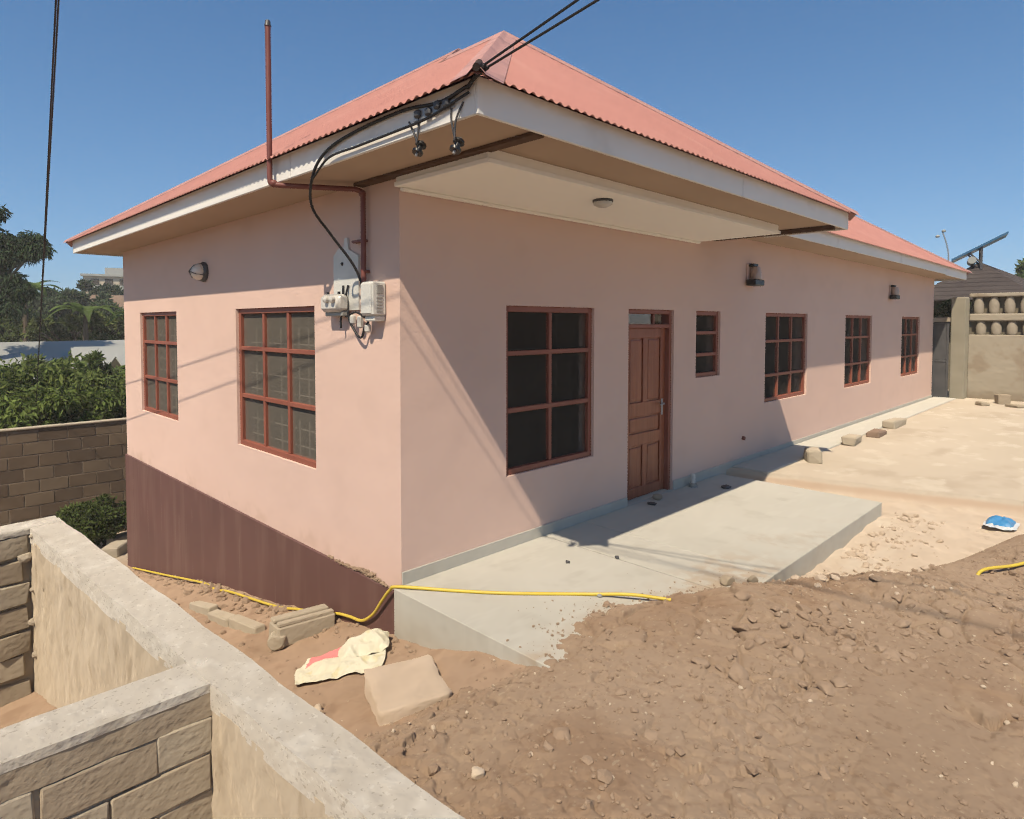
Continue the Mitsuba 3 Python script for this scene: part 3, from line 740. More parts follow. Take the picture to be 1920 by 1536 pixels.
t = thing('meter_board', 'pale board with sloped top behind the meters on the left wall', 'board')
bp = Polygon([(0.55, 2.15), (0.945, 2.15), (0.945, 2.62), (0.86, 2.68), (0.78, 2.69), (0.76, 2.76), (0.72, 2.76), (0.70, 2.66), (0.55, 2.60)])
m = trimesh.creation.extrude_polygon(bp, 0.018, engine='earcut')
v = m.vertices.copy()
m.vertices = np.stack([-v[:, 2] - 0.001, v[:, 0], v[:, 1]], -1)
m.fix_normals()
obj('panel', m, 'plastic_white', t)
obj('screw', moved(lathe([(0, 0), (0.016, 0), (0.014, 0.008), (0, 0.01)], 12), (-0.019, 0.80, 2.545), ry=-math.pi / 2), 'plastic_black', t)
t = thing('electricity_meter', 'pale grey electricity meter with louvred side nearest the corner', 'electricity meter')
obj('housing', cbx(-0.135, -0.002, 0.175, 0.335, 2.10, 2.365, 0.012), 'plastic_white', t)
obj('cover', cbx(-0.143, -0.134, 0.185, 0.325, 2.115, 2.35, 0.004), 'plastic_white', t)
obj('window', cbx(-0.095, -0.04, 0.166, 0.176, 2.27, 2.34, 0.003), 'plastic_grey', t)
for z in np.arange(2.125, 2.26, 0.027):
    obj('slot', cbx(-0.095, -0.04, 0.168, 0.176, z, z + 0.015, 0.002), 'plastic_grey', t)
obj('terminal_cover', cbx(-0.11, -0.002, 0.19, 0.32, 2.055, 2.099, 0.008), 'plastic_white', t)
t = thing('fuse_unit', 'round topped white fuse carrier with two dark knobs left of the meter', 'fuse box')
g = cbox(0.12, 0.30, 0.15, 0.03)
obj('body', moved(g, (-0.08, 0.83, 2.21)), 'porcelain', t, smooth=40)
for y in (0.74, 0.84):
    obj('knob', moved(lathe([(0, 0.0), (0.03, 0), (0.028, 0.03), (0.012, 0.04), (0, 0.04)], 14), (-0.14, y, 2.24), ry=-math.pi / 2), 'porcelain', t, smooth=40)
for y in (0.72, 0.9):
    obj('terminal', moved(lathe([(0, 0.0), (0.013, 0), (0.013, 0.02), (0, 0.02)], 10), (-0.10, y, 2.285)), 'plastic_black', t)
obj('base', cbx(-0.09, -0.019, 0.69, 0.97, 2.10, 2.14, 0.006), 'plastic_grey', t)
t = thing('cable_junction', 'small cream connectors hanging under the meters', 'cable connector')
for y, z, h in [(0.58, 2.07, 0.08), (0.47, 2.05, 0.10), (0.36, 2.0, 0.07)]:
    obj('connector', moved(cbox(0.045, 0.05, h, 0.012), (-0.055, y, z)), 'porcelain', t)
loop1 = spline([(-0.08, 0.62, 2.15), (-0.07, 0.60, 2.05), (-0.06, 0.50, 1.94), (-0.06, 0.44, 1.93), (-0.06, 0.40, 2.0), (-0.07, 0.33, 2.05)], 8)
obj('wire', tube(loop1, 0.010, 6), 'cable_black', t, smooth=True)
obj('wire', tube(spline([(-0.03, 0.77, 2.36), (-0.04, 0.76, 2.2), (-0.05, 0.70, 2.1), (-0.05, 0.55, 2.13), (-0.06, 0.42, 2.10)], 8), 0.009, 6), 'cable_black', t, smooth=True)
obj('wire', tube(spline([(-0.03, 0.69, 2.36), (-0.05, 0.72, 2.22), (-0.06, 0.76, 2.08), (-0.06, 0.76, 2.0)], 8), 0.009, 6), 'cable_black', t, smooth=True)

CA = np.array([-0.60, -1.50, 3.33])
drop = spline([(-0.60, -1.45, 3.30), (-0.585, -1.20, 3.28), (-0.585, -0.85, 3.315), (-0.585, -0.3, 3.30), (-0.59, 0.05, 3.24), (-0.60, 0.22, 3.10), (-0.50, 0.42, 2.92), (-0.30, 0.50, 2.74), (-0.13, 0.46, 2.52), (-0.06, 0.44, 2.36), (-0.05, 0.42, 2.20), (-0.06, 0.40, 2.08)], 10)
t = thing('entry_cable', 'black cable looping from the eave corner down to the meters', 'cable')
obj('cable', tube(drop, 0.0105, 8), 'cable_black', t, smooth=True)
obj('cable', tube(spline([(-0.59, -1.45, 3.27), (-0.59, -1.1, 3.215), (-0.59, -0.75, 3.205), (-0.59, -0.35, 3.20), (-0.595, 0.0, 3.19), (-0.60, 0.22, 3.08)], 8), 0.008, 6), 'cable_black', t, smooth=True)
SW1, SW2 = (0.39, -15.0, 7.0), (1.5, -15.0, 7.0)
for i, (a, b, lab) in enumerate([((-0.60, -1.585, 3.375), SW1, 'left of the two overhead service wires rising from the eave corner'), ((-0.575, -1.585, 3.37), SW2, 'right of the two overhead service wires rising from the eave corner')]):
    tt = thing('service_wire', lab, 'wire')
    obj('span', tube(sag(a, b, 0.10, 40), 0.0065, 6), 'cable_black', tt, smooth=True)
    obj('tail', tube(spline([a, (-0.60, -1.51, 3.33), (-0.60, -1.45, 3.29)], 5), 0.011, 6), 'cable_black', tt, smooth=True)
for y, z, dy, lab in [(-0.98, 3.09, 0.03, 'black and white reel insulator hanging under the fascia, left one'), (-1.32, 3.04, -0.02, 'black and white reel insulator hanging under the fascia, right one')]:
    tt = thing('insulator', lab, 'insulator')
    z -= 0.02
    obj('spool', moved(lathe([(0, -0.035), (0.032, -0.035), (0.034, -0.02), (0.018, -0.01), (0.018, 0.01), (0.034, 0.02), (0.032, 0.035), (0, 0.035)], 14), (-0.56, y, z), ry=0.5), 'plastic_black', tt, smooth=35)
    obj('strap', cat([tube(spline([(-0.575, y + dy - 0.05, 3.24), (-0.585, y - 0.02, 3.15), (-0.59, y - 0.012, z + 0.02)], 5), 0.006, 6), tube(spline([(-0.575, y + dy + 0.05, 3.24), (-0.575, y + 0.03, 3.16), (-0.56, y + 0.012, z + 0.02)], 5), 0.006, 6)]), 'metal_dark', tt, smooth=True)
    obj('pin', moved(trimesh.creation.cylinder(radius=0.008, height=0.11, sections=8), (-0.56, y, z), ry=0.5), 'metal_grey', tt)
tt = thing('wire_clamp', 'cluster of metal wire clamps screwed to the white fascia', 'clamp')
for y, z in [(-1.00, 3.26), (-1.10, 3.25), (-1.18, 3.27), (-1.26, 3.26)]:
    obj('bolt', moved(cbox(0.03, 0.05, 0.045, 0.01), (-0.588, y, z)), 'metal_dark', tt)
obj('plate', cbx(-0.58, -0.571, -1.32, -0.95, 3.225, 3.29, 0.003), 'metal_grey', tt)
for i, (a, b, lab) in enumerate([((-2.89, -6.0, 7.05), (-0.59, 11.5, 0.38), 'left strand of the thin wires crossing the sky at left'), ((-2.87, -6.0, 6.96), (-0.54, 11.5, 1.13), 'right strand of the thin wires crossing the sky at left')]):
    tt = key_of('overhead_wire')
    scene[tt] = mikit.ply(tube(sag(a, b, 0.03, 30), 0.0065, 6), 'cable_black', smooth=True)
    tag(tt, lab, 'wire', None)

# ------------------------------------------------------------------ unfinished block wall in the foreground
wallk = thing('block_wall', 'unfinished T shaped concrete block wall with rough flat top in the foreground', 'wall')
xr, xl = (lambda y: -1.635 - 0.055 * y), (lambda y: -1.865 - 0.06 * y)
ZT = 0.35


def strip_solid(outline_fn, ys, z0, z1, seed, amp=0.01, nz=14, nu=6):
    """A long low wall between two side lines, its faces roughened."""
    v, f = [], []
    ring = [('l', z) for z in np.linspace(z0, z1, nz)] + [('t', s) for s in np.linspace(0, 1, nu)[1:-1]] + [('r', z) for z in np.linspace(z1, z0, nz)]
    for y in ys:
        a, b = outline_fn(y)
        for k, s in ring:
            x, z = (a, s) if k == 'l' else (b, s) if k == 'r' else (a + (b - a) * s, z1)
            v.append((x, y, z))
    v = np.array(v)
    m_ = len(ring)
    for i in range(len(ys) - 1):
        for j in range(m_ - 1):
            p = i * m_ + j
            f.append([p, p + 1, p + m_ + 1, p + m_])
    d = meshkit.fbm(v * np.array([9, 9, 5.0]) + seed, 4, seed) - 0.5
    d2 = meshkit.fbm(v * np.array([30, 30, 12.0]) + seed, 3, seed + 5) - 0.5
    pit = -np.clip(meshkit.noise(v * np.array([14, 14, 8.0]), seed + 9) - 0.80, 0, 1) * 0.14
    c = v.mean(0)
    side = np.array([[-1, 0, 0.0] if k == 'l' else [1, 0, 0.0] if k == 'r' else [0, 0, 1.0] for k, _ in ring])
    nrm = np.tile(side, (len(ys), 1))
    v = v + nrm * (amp * 2 * d + amp * d2 + pit * (amp > 0.006))[:, None]
    return v, np.array(f)


ys = np.arange(-6.0, 2.6, 0.035)
obj('wall_body', strip_solid(lambda y: (xl(y) + 0.005, xr(y) - 0.005), ys, -1.6, ZT - 0.10, 3, 0.02, 46, 4), 'rough_plaster', wallk, smooth=50)
obj('ring_beam', strip_solid(lambda y: (xl(y) + 0.004 * math.sin(9 * y), xr(y) + 0.006 * math.sin(7 * y + 1)), ys, ZT - 0.13, ZT, 8, 0.006, 5, 10), 'concrete', wallk, smooth=50)


def cross(y0, y1, xs, z0, z1, seed, amp, nz, nu, skew=0.0):
    v, f = strip_solid(lambda s: (y0, y1), xs, z0, z1, seed, amp, nz, nu)
    w = np.stack([v[:, 1], v[:, 0] + skew * (v[:, 1] + 1.83), v[:, 2]], -1)
    return w, f


xs = np.arange(-5.0, -1.72, 0.03)
obj('ring_beam', cross(-0.982, -0.713, xs, ZT - 0.045, ZT - 0.003, 12, 0.005, 4, 10), 'concrete', wallk, smooth=50)
obj('bond_course', cross(-0.979, -0.716, xs, ZT - 0.16, ZT - 0.044, 13, 0.010, 8, 4), 'block_1', wallk, smooth=50)
obj('wall_body', cross(-0.968, -0.73, xs, -1.6, ZT - 0.15, 14, 0.012, 40, 4), 'mortar', wallk, smooth=50)
xs2 = np.arange(-5.0, -1.78, 0.03)
obj('ring_beam', cross(2.42, 2.66, xs2, ZT - 0.05, ZT, 15, 0.010, 4, 8, 0.10), 'concrete', wallk, smooth=50)
obj('wall_body', cross(2.45, 2.64, xs2, -1.6, ZT - 0.05, 16, 0.006, 24, 4, 0.10), 'mortar', wallk, smooth=50)
r = np.random.default_rng(21)


def block_rows(y, x_hi, x_lo, ztop, zbot, h, joint, length, skew, tw=0.06, jit=0.006):
    z, row = ztop, 0
    while z - h > zbot:
        x = x_hi - (0.0 if row % 2 else length * 0.55)
        if row % 2 == 0:
            spans = [(x, x_hi)]
        else:
            spans = []
        while x > x_lo:
            spans.append((x - length, x - joint * r.choice([0.3, 0.6, 1.3])))
            x -= length + r.uniform(-0.01, 0.02)
        for a, b in spans:
            g = cbox(b - a, tw, h - joint * r.uniform(0.7, 1.3), 0.008, jit, r)
            cx = (a + b) / 2
            g = moved(g, (cx, y + skew * (cx + 1.83) + r.uniform(-0.006, 0.004), z - h / 2), rz=r.uniform(-0.02, 0.02) + math.atan(skew), ry=r.uniform(-0.012, 0.012))
            obj('block', g, f'block_{r.integers(3)}', wallk, smooth=40)
        z -= h
        row += 1


block_rows(-0.948, -1.80, -3.4, ZT - 0.157, -0.75, 0.18, 0.010, 0.43, 0.0)
block_rows(2.455, -2.03, -2.95, ZT - 0.04, -1.5, 0.20, 0.026, 0.42, 0.10, 0.09, 0.016)
# loose broken blocks on the top of the cross wall's far side
obj('mortar_patch', cat([moved(ROCKS[i % 6], p, s=s) for i, (p, s) in enumerate([((-1.98, 2.36, 0.30), 0.05), ((-2.05, 2.38, 0.12), 0.06), ((-1.99, 2.36, -0.15), 0.045), ((-2.0, 2.35, -0.42), 0.05), ((-1.98, 2.36, -0.7), 0.05)])]), 'mortar', wallk)
for loc, dims, lab in [((-2.40, -0.60, -0.02), (0.30, 0.16, 0.20), 'pale broken block behind the cross wall at the left edge'), ((-2.22, -0.62, 0.10), (0.16, 0.12, 0.10), 'small mossy pale block piece behind the cross wall')]:
    pass

# ------------------------------------------------------------------ loose blocks, stones, sack, bag, hose
bk = thing('loose_block', 'grooved hollow concrete block lying by the maroon plinth', 'concrete block')
g = cat([cbox(0.22, 0.50, 0.17, 0.012, 0.006), moved(cbox(0.055, 0.485, 0.035, 0.008), (-0.075, 0, 0.10)), moved(cbox(0.10, 0.485, 0.03, 0.008), (0.055, 0, 0.098))])
gz = float(surf(-0.33, 0.93)[0])
obj('body', moved(g, (-0.33, 0.98, gz + 0.06), rz=math.radians(84), rx=0.03, ry=0.05), 'block_2', bk)
obj('broken_end', moved(rock(77, 2, 0.8), (-0.56, 0.93, gz + 0.05), s=0.10), 'block_2', bk, smooth=25)
gz = float(surf(-0.62, -0.90)[0])
m = trimesh.creation.box(extents=(0.40, 0.52, 0.16)).subdivide().subdivide().subdivide()
trimesh.smoothing.filter_laplacian(m, iterations=1)
m.vertices = m.vertices * 1.08 + 0.06 * (meshkit.fbm(m.vertices * 7, 3)[:, None] - 0.5) * np.sign(m.vertices)
obj('stone_slab', moved(m, (-0.61, -0.90, gz + 0.012), rz=math.radians(-24), rx=-0.08, ry=-0.06), 'dusty_stone', smooth=50, label='large flat stone half buried in soil below the sack', category='stone')
for k, (x, y, s, mt, lab, sub) in enumerate([
        (1.82, -1.78, 0.062, 'block_1', 'square grey stone chip near the front edge of the slab', 'stone'), (2.0, -1.90, 0.05, 'block_1', 'pointed grey stone chip at the slab edge beside the heap', 'stone'),
        (0.92, -1.22, 0.022, 'plastic_grey', 'tiny grey pebble on the slab just short of the heap', 'stone'), (1.28, -0.62, 0.022, 'metal_dark', 'dark crumb on the slab at the shadow corner', 'stone'), (1.66, -0.86, 0.024, 'metal_dark', 'second dark crumb on the slab beside the joint', 'stone'),
        (4.62, -0.42, 0.085, 'metal_dark', 'flat dark scrap lying on the shaded slab', 'scrap'), (3.32, -0.16, 0.07, 'metal_dark', 'dark rubble crumbs on the slab before the door', 'stone'), (3.55, -0.10, 0.06, 'block_1', 'grey lump at the foot of the door frame', 'stone'),
        (-0.95, -0.42, 0.04, 'pale_stone', 'small pale stone left of the half buried slab', 'stone'), (-1.06, -2.02, 0.035, 'pale_stone', 'bright cream stone low in the heap near the wall', 'stone')]):
    z = 0.0 if (x > -0.05 and y > -1.96) else float(surf(x, y)[0])
    flat = 0.25 if 'flat' in lab or 'rubble' in lab else 0.7
    obj('stone' if sub == 'stone' else 'scrap', moved(rock(300 + k, 2, flat, 0.2), (x, y, z + s * flat * 0.7), rz=k * 1.3, s=s), mt, smooth=25, label=lab, category=sub)
t = thing('water_tap_stub', 'short pale pipe stub standing on the slab right of the door', 'pipe')
obj('pipe', tube([(4.38, -0.10, 0.0), (4.38, -0.10, 0.13), (4.38, -0.10, 0.16)], [0.03, 0.03, 0.022], 12), 'plastic_white', t, smooth=40)
obj('collar', moved(lathe([(0, 0), (0.055, 0), (0.05, 0.04), (0.03, 0.05), (0, 0.05)], 14), (4.38, -0.10, 0.0)), 'plastic_grey', t, smooth=40)
# blocks and boards along the cement apron
for k, (x, y, dims, rz, mt, lab, nm) in enumerate([
        (6.85, -0.66, (0.36, 0.20, 0.19), 0.5, 'block_2', 'upright grey concrete block at the near end of the apron', 'block'), (8.75, -0.62, (0.55, 0.2, 0.15), 0.1, 'block_2', 'pale long block lying against the middle of the apron', 'block'),
        (9.9, -0.68, (0.6, 0.22, 0.10), 0.06, 'brown_sheet', 'rust brown flat slab along the apron', 'block'), (11.3, -0.62, (0.8, 0.22, 0.14), 0.0, 'block_2', 'pale block beyond the rust brown slab', 'block'),
        (16.5, -1.25, (0.25, 0.2, 0.10), 0.7, 'block_0', 'small flat stone in the yard before the gate', 'stone'), (17.2, -1.55, (0.34, 0.26, 0.24), 0.4, 'block_1', 'dark square stone at the foot of the yard wall', 'stone'), (16.6, -1.85, (0.35, 0.22, 0.09), 1.0, 'block_1', 'flat dark stone in the yard right of the gate', 'stone')]):
    g = cbox(*dims, 0.02, 0.015)
    obj('loose_block' if nm == 'block' else 'stone', moved(g, (x, y, 0.03 + dims[2] / 2 - 0.01), rz=rz, ry=0.03), mt, label=lab, category='concrete block' if nm == 'block' else 'stone')

kb = thing('broken_kerb', 'broken low concrete strip in the soil along the alley beside the plinth', 'kerb')
for k, (y0, y1) in enumerate([(1.42, 2.05), (2.08, 2.55), (2.6, 3.1)]):
    ym = (y0 + y1) / 2
    g = cbox(0.11, y1 - y0, 0.20, 0.012, 0.012)
    obj('piece', moved(g, (-0.50 + 0.01 * k, ym, float(surf(-0.5, ym)[0]) - 0.03), rx=-0.19, rz=0.03 * (k - 1)), 'block_2', kb)

# crumpled woven sack
def crumple(nx_, ny_, sx, sy, seed, h, fold):
    u, v = np.meshgrid(np.linspace(-1, 1, nx_), np.linspace(-1, 1, ny_), indexing='ij')
    a = np.arctan2(v, u)
    rad = np.maximum(np.abs(u), np.abs(v))
    edge = 1 + 0.22 * (meshkit.noise(np.stack([np.cos(a) * 1.6, np.sin(a) * 1.6, a * 0], -1), seed) - 0.5)
    x, y = u * sx * edge * (1 - 0.12 * v**2), v * sy * edge * (1 - 0.10 * u**2)
    rid = 1 - np.abs(2 * meshkit.fbm(np.stack([x * fold + 0.8 * y * fold, y * fold, x * 0], -1), 2, seed) - 1) * 1.6
    z = h * (1 - rad**2.5) * (0.35 + 0.9 * meshkit.noise(np.stack([x * 5, y * 5, x * 0], -1), seed + 2)) + 0.05 * rid * (1 - 0.55 * rad) + 0.018 * (meshkit.fbm(np.stack([x * 26, y * 26, x * 0], -1), 2, seed) - 0.5)
    n = np.arange(nx_ * ny_).reshape(nx_, ny_)
    f = np.stack([n[:-1, :-1], n[1:, :-1], n[1:, 1:], n[:-1, 1:]], -1).reshape(-1, 4)
    return np.stack([x, y, z], -1).reshape(-1, 3), f


t = thing('woven_sack', 'crumpled cream woven sack with a pink patch lying on the soil', 'sack')


def lay(vf, dx, dy, rz, lift):
    m = trimesh.Trimesh(vf[0], np.vstack([vf[1][:, [0, 1, 2]], vf[1][:, [0, 2, 3]]]), process=False)
    m = moved(m, (dx, dy, lift), rz=rz)
    v = np.array(m.vertices)
    v[:, 2] += surf(v[:, 0], v[:, 1])
    return v, np.array(m.faces)


base = crumple(80, 64, 0.34, 0.27, 4, 0.035, 6.0)
vv, ff = lay(base, -0.50, 0.07, math.radians(-40), 0.012)
cen = base[0][ff].mean(1)
pinkm = (cen[:, 0] < 0.03) & (cen[:, 0] > -0.26) & (cen[:, 1] > 0.03)
obj('cloth', trimesh.Trimesh(vv, ff[~pinkm], process=False), 'sack_white', t, smooth=60)
obj('patch', trimesh.Trimesh(vv, ff[pinkm], process=False), 'sack_pink', t, smooth=60, label='pink printed patch of the sack')
vv, ff = lay(crumple(60, 44, 0.19, 0.15, 8, 0.075, 8.0), -0.33, 0.03, math.radians(-30), 0.035)
obj('folded_end', trimesh.Trimesh(vv, ff, process=False), 'sack_white', t, smooth=60)
t = thing('plastic_bag', 'crumpled blue plastic bag with clear rim on the sandy ground at right', 'plastic bag')
v, f = crumple(36, 30, 0.20, 0.15, 9, 0.16, 11.0)
gz = float(surf(5.6, -3.0)[0])
obj('film', (v * np.array([0.80, 0.80, 0.62]) + np.array([5.62, -2.99, gz + 0.03]), f), 'bag_blue', t, smooth=50)
v, f = crumple(30, 26, 0.19, 0.145, 12, 0.012, 9.0)
obj('rim', (v + np.array([5.60, -3.0, gz + 0.015]), f), 'bag_clear', t, smooth=50)

hr = 0.0125
hp = [(-0.083, 6.99, None), (-0.10, 5.4, None), (-0.119, 3.9, None), (-0.13, 3.45, -0.02), (-0.13, 3.05, None), (-0.112, 1.97, None), (-0.09, 1.5, None), (-0.07, 1.15, 0.02)]
pts = [(x, y, float(surf(x, y)[0]) + (0.02 if d is None else d) + hr) for x, y, d in hp]
pts += [(-0.06, 0.883, -0.50), (-0.06, 0.66, -0.455), (-0.06, 0.474, -0.425), (-0.065, 0.30, -0.31), (-0.075, 0.163, -0.157), (-0.075, 0.05, -0.035), (-0.06, -0.05, hr + 0.004), (0.2, -0.39, hr), (0.456, -0.707, hr), (0.872, -1.138, hr), (1.03, -1.40, hr + 0.03)]
for x, y in [(1.16, -1.60), (1.35, -1.95), (1.7, -2.4), (2.2, -2.8), (2.75, -3.02), (3.1, -3.13)]:
    pts.append((x, y, float(surf(x, y)[0]) + (0.012 if y > -1.7 else -0.09)))
for x, y in [(3.25, -3.17), (3.5, -3.36), (3.8, -3.6), (4.3, -3.9), (5.2, -4.3)]:
    pts.append((x, y, float(surf(x, y)[0]) + hr + 0.02))
obj('garden_hose', tube(spline(pts, 8), hr, 9), 'hose_yellow', smooth=True, label='yellow hose snaking along the plinth, over the slab and under the soil', category='hose')

# ------------------------------------------------------------------ boundary wall behind the house, left
bw = thing('boundary_wall', 'old brown concrete block boundary wall behind the house at left', 'wall')
obj('core', bx(-6, 3.2, 10.83, 10.95, -2.9, 0.03), 'old_mortar', bw)
obj('coping', strip_solid(lambda s: (10.79, 11.0), np.arange(-6, 3.2, 0.08), 0.03, 0.07, 5, 0.008, 3, 4)[0][:, [1, 0, 2]] * 1.0 if False else cbx(-6, 3.2, 10.79, 11.0, 0.03, 0.06, 0.008), 'mortar', bw)
r = np.random.default_rng(31)
row, z = 0, 0.02
while z > -2.6:
    x = 2.9 - (0.24 if row % 2 else 0.0)
    while x > -3.0:
        g = cbox(0.456, 0.06, 0.226, 0.004, 0.004, r)
        obj('block', moved(g, (x, 10.851 + r.uniform(-0.004, 0.004), z - 0.122)), f'old_block_{r.integers(3)}', bw)
        x -= 0.476
    z -= 0.246
    row += 1
for k, (x, y, dims, rz, lab) in enumerate([(0.55, 9.6, (0.55, 0.28, 0.22), 0.3, 'pale broken block by the far corner of the plinth'), (0.25, 8.9, (0.45, 0.3, 0.2), 0.9, 'pale stone step beside the alley'), (-0.35, 8.4, (0.5, 0.3, 0.14), 0.2, 'flat pale slab lower in the alley')]):
    obj('loose_block', moved(cbox(*dims, 0.02, 0.02), (x - 0.15, y - 0.2, float(surf(x, y)[0]) + dims[2] / 2), rz=rz), 'block_2', label=lab, category='concrete block')

# ------------------------------------------------------------------ yard wall, gate, neighbour at right
yw = thing('yard_wall', 'weathered plastered yard wall topped by two rows of baluster blocks', 'wall')
YX = 18.15
obj('panel', cbx(YX, YX + 0.2, -9.0, -0.66, -0.3, 1.74, 0.02), 'yard_wall', yw)
obj('pillar', cbx(YX - 0.42, YX + 0.1, -0.665, -0.34, -0.3, 2.74, 0.02), 'pillar_grey', yw)
obj('rail', cbx(YX - 0.03, YX + 0.23, -9.0, -0.67, 2.10, 2.30, 0.03), 'yard_wall', yw)
obj('rail', cbx(YX - 0.03, YX + 0.23, -9.0, -0.67, 2.74, 2.84, 0.02), 'yard_wall', yw)
bal = lathe([(0, 0), (0.085, 0), (0.11, 0.05), (0.115, 0.24), (0.085, 0.36), (0.07, 0.44), (0, 0.44)], 12)
for k in range(14):
    y = -0.86 - 0.325 * k
    obj('baluster', moved(bal, (YX + 0.1, y, 2.302)), 'vent_block', yw, smooth=40)
    obj('baluster', moved(bal, (YX + 0.1, y - 0.06, 1.742), s=(1, 1, 0.81)), 'vent_block', yw, smooth=40)
obj('back_panel', bx(YX + 0.205, YX + 0.23, -9.0, -0.7, 1.7, 2.74), 'neighbour_wall', yw)
gt = thing('steel_gate', 'narrow dark steel gate between the house end and the yard wall', 'gate')
obj('sheet', bx(17.66, 17.675, -0.27, 0.0, 0.06, 2.02), 'gate_steel', gt)
obj('frame', cat([cbx(17.64, 17.69, -0.32, -0.27, 0.02, 2.06), cbx(17.64, 17.69, 0.0, 0.04, 0.02, 2.06), cbx(17.64, 17.69, -0.27, 0.0, 2.02, 2.07), cbx(17.645, 17.685, -0.27, 0.0, 1.0, 1.05)]), 'gate_steel', gt)
obj('header', cbx(17.60, 17.74, -0.335, 0.2, 2.08, 2.20, 0.01), 'yard_wall', gt)
# neighbour house with dark tiled hip roof
nh = thing('neighbour_house', 'neighbouring house with dark brown tiled hip roof behind the yard wall', 'house')
obj('wall', bx(20.9, 31, -1.4, 6.0, -0.5, 2.75), 'neighbour_wall', nh)


def tiled(c, n_rows):
    """Hip roof built of stepped courses."""
    x0, x1, y0, y1, z0, z1 = c
    parts, h = [], (z1 - z0) / n_rows
    run = (min(x1 - x0, y1 - y0) / 2 - 0.05) / n_rows
    for i in range(n_rows):
        a, b = run * i, run * (i + 1.25)
        v = []
        for d, z in ((a, z0 + h * i), (a, z0 + h * i + 0.03), (b, z0 + h * (i + 1.25) + 0.005)):
            v += [(x0 + d, y0 + d, z), (x1 - d, y0 + d, z), (x1 - d, y1 - d, z), (x0 + d, y1 - d, z)]
        f = []
        for k in range(2):
            for j in range(4):
                f.append([k * 4 + j, k * 4 + (j + 1) % 4, k * 4 + 4 + (j + 1) % 4, k * 4 + 4 + j])
        f = np.array(f)
        parts.append(trimesh.Trimesh(np.array(v), np.vstack([f[:, [0, 1, 2]], f[:, [0, 2, 3]]]), process=False))
    return cat(parts)


nr = obj('roof', tiled((20.3, 31.8, -1.95, 1.35, 2.74, 3.92), 9), 'tile_roof', nh)
t = thing('solar_heater', 'dark blue tilted solar water heater on the neighbouring roof', 'solar heater')
SC, DR, SD = np.array([22.0, -0.26]), np.array([0.18, -0.984]), np.array([0.984, 0.18])


def P3(u, w, z):
    q = SC + DR * u + SD * w
    return (q[0], q[1], z)


v = [P3(u, w, z + dz) for u, z in ((-0.70, 4.02), (0.68, 4.78)) for w in (-0.55, 0.55) for dz in (-0.035, 0.035)]
obj('collector', trimesh.convex.convex_hull(np.array(v)), 'collector_blue', t)
obj('frame', cat([tube([P3(0.05, w, 4.40), P3(0.05, w, 3.7)], 0.035, 6) for w in (-0.45, 0.45)] + [tube([P3(0.05, w, 3.9), P3(-0.25, w, 4.23)], 0.03, 6) for w in (-0.45, 0.45)] + [tube([P3(0.05, -0.45, 4.3), P3(0.05, 0.45, 4.3)], 0.03, 6)]), 'metal_dark', t)
obj('tank', moved(trimesh.creation.cylinder(radius=0.11, height=1.0, sections=16), P3(-0.18, 0, 4.0), ry=math.pi / 2, rz=math.atan2(SD[1], SD[0])), 'sheet_pale', t, smooth=40)
t = thing('roof_aerial', 'thin aerial with two pale heads on a bent pole beside the heater', 'aerial')
ap = [P3(-0.78, 0, 3.4), P3(-0.78, 0, 4.2), P3(-0.84, 0, 4.6), P3(-0.95, 0, 4.98)]
obj('pole', tube(spline(ap, 5), 0.018, 6), 'metal_grey', t, smooth=True)
for u, z in ((-0.92, 5.02), (-1.08, 4.86)):
    obj('head', moved(lathe([(0, 0), (0.05, 0.01), (0.065, 0.05), (0.03, 0.09), (0, 0.09)], 12), P3(u, 0, z - 0.05)), 'sheet_pale', t, smooth=40)

# ------------------------------------------------------------------ vegetation and far houses
def leaves(centres, radii, n, size, col, seed, droop=0.0, squash=0.75, aspect=0.42):
    """Leaf blades spread through clumps: bent two-quad blades with their own tone."""
    r = np.random.default_rng(seed)
    k = r.integers(0, len(centres), n)
    d = r.normal(size=(n, 3))
    d /= np.linalg.norm(d, axis=1, keepdims=True)
    rad = r.random(n) ** 0.45
    c = np.asarray(centres, float)[k] + d * (rad * np.asarray(radii, float)[k])[:, None] * np.array([1, 1, squash])
    ax = d * 0.6 + r.normal(size=(n, 3)) * 0.7 + np.array([0, 0, -droop])
    ax /= np.linalg.norm(ax, axis=1, keepdims=True)
    w = np.cross(ax, r.normal(size=(n, 3)))
    w /= np.linalg.norm(w, axis=1, keepdims=True)
    up = np.cross(ax, w)
    s = size * r.uniform(0.6, 1.35, n)[:, None]
    v = np.stack([c, c + ax * s * 0.45 + w * s * aspect * 0.5 + up * s * 0.06, c + ax * s - up * s * 0.08, c + ax * s * 0.45 - w * s * aspect * 0.5 + up * s * 0.06], 1).reshape(-1, 3)
    f = (np.arange(n)[:, None] * 4 + np.array([[0, 1, 2, 3]]))
    tone = (r.uniform(0.7, 1.3, n) * (0.8 + 0.4 * r.random(len(centres))[k]))[:, None]
    warm = r.random(n)[:, None] * np.array([0.25, 0.12, 0.0])
    cc = np.clip(1.35 * np.asarray(col) * tone * (1 + warm), 0, 1)
    return (v, f), np.repeat(cc * TONE, 4, 0)


def clumps(c, ext, n, seed, rr):
    r = np.random.default_rng(seed)
    p = r.uniform(-1, 1, (n * 4, 3))
    p = p[(p**2).sum(1) < 1][:n]
    return np.asarray(c) + p * np.asarray(ext), r.uniform(*rr, len(p))


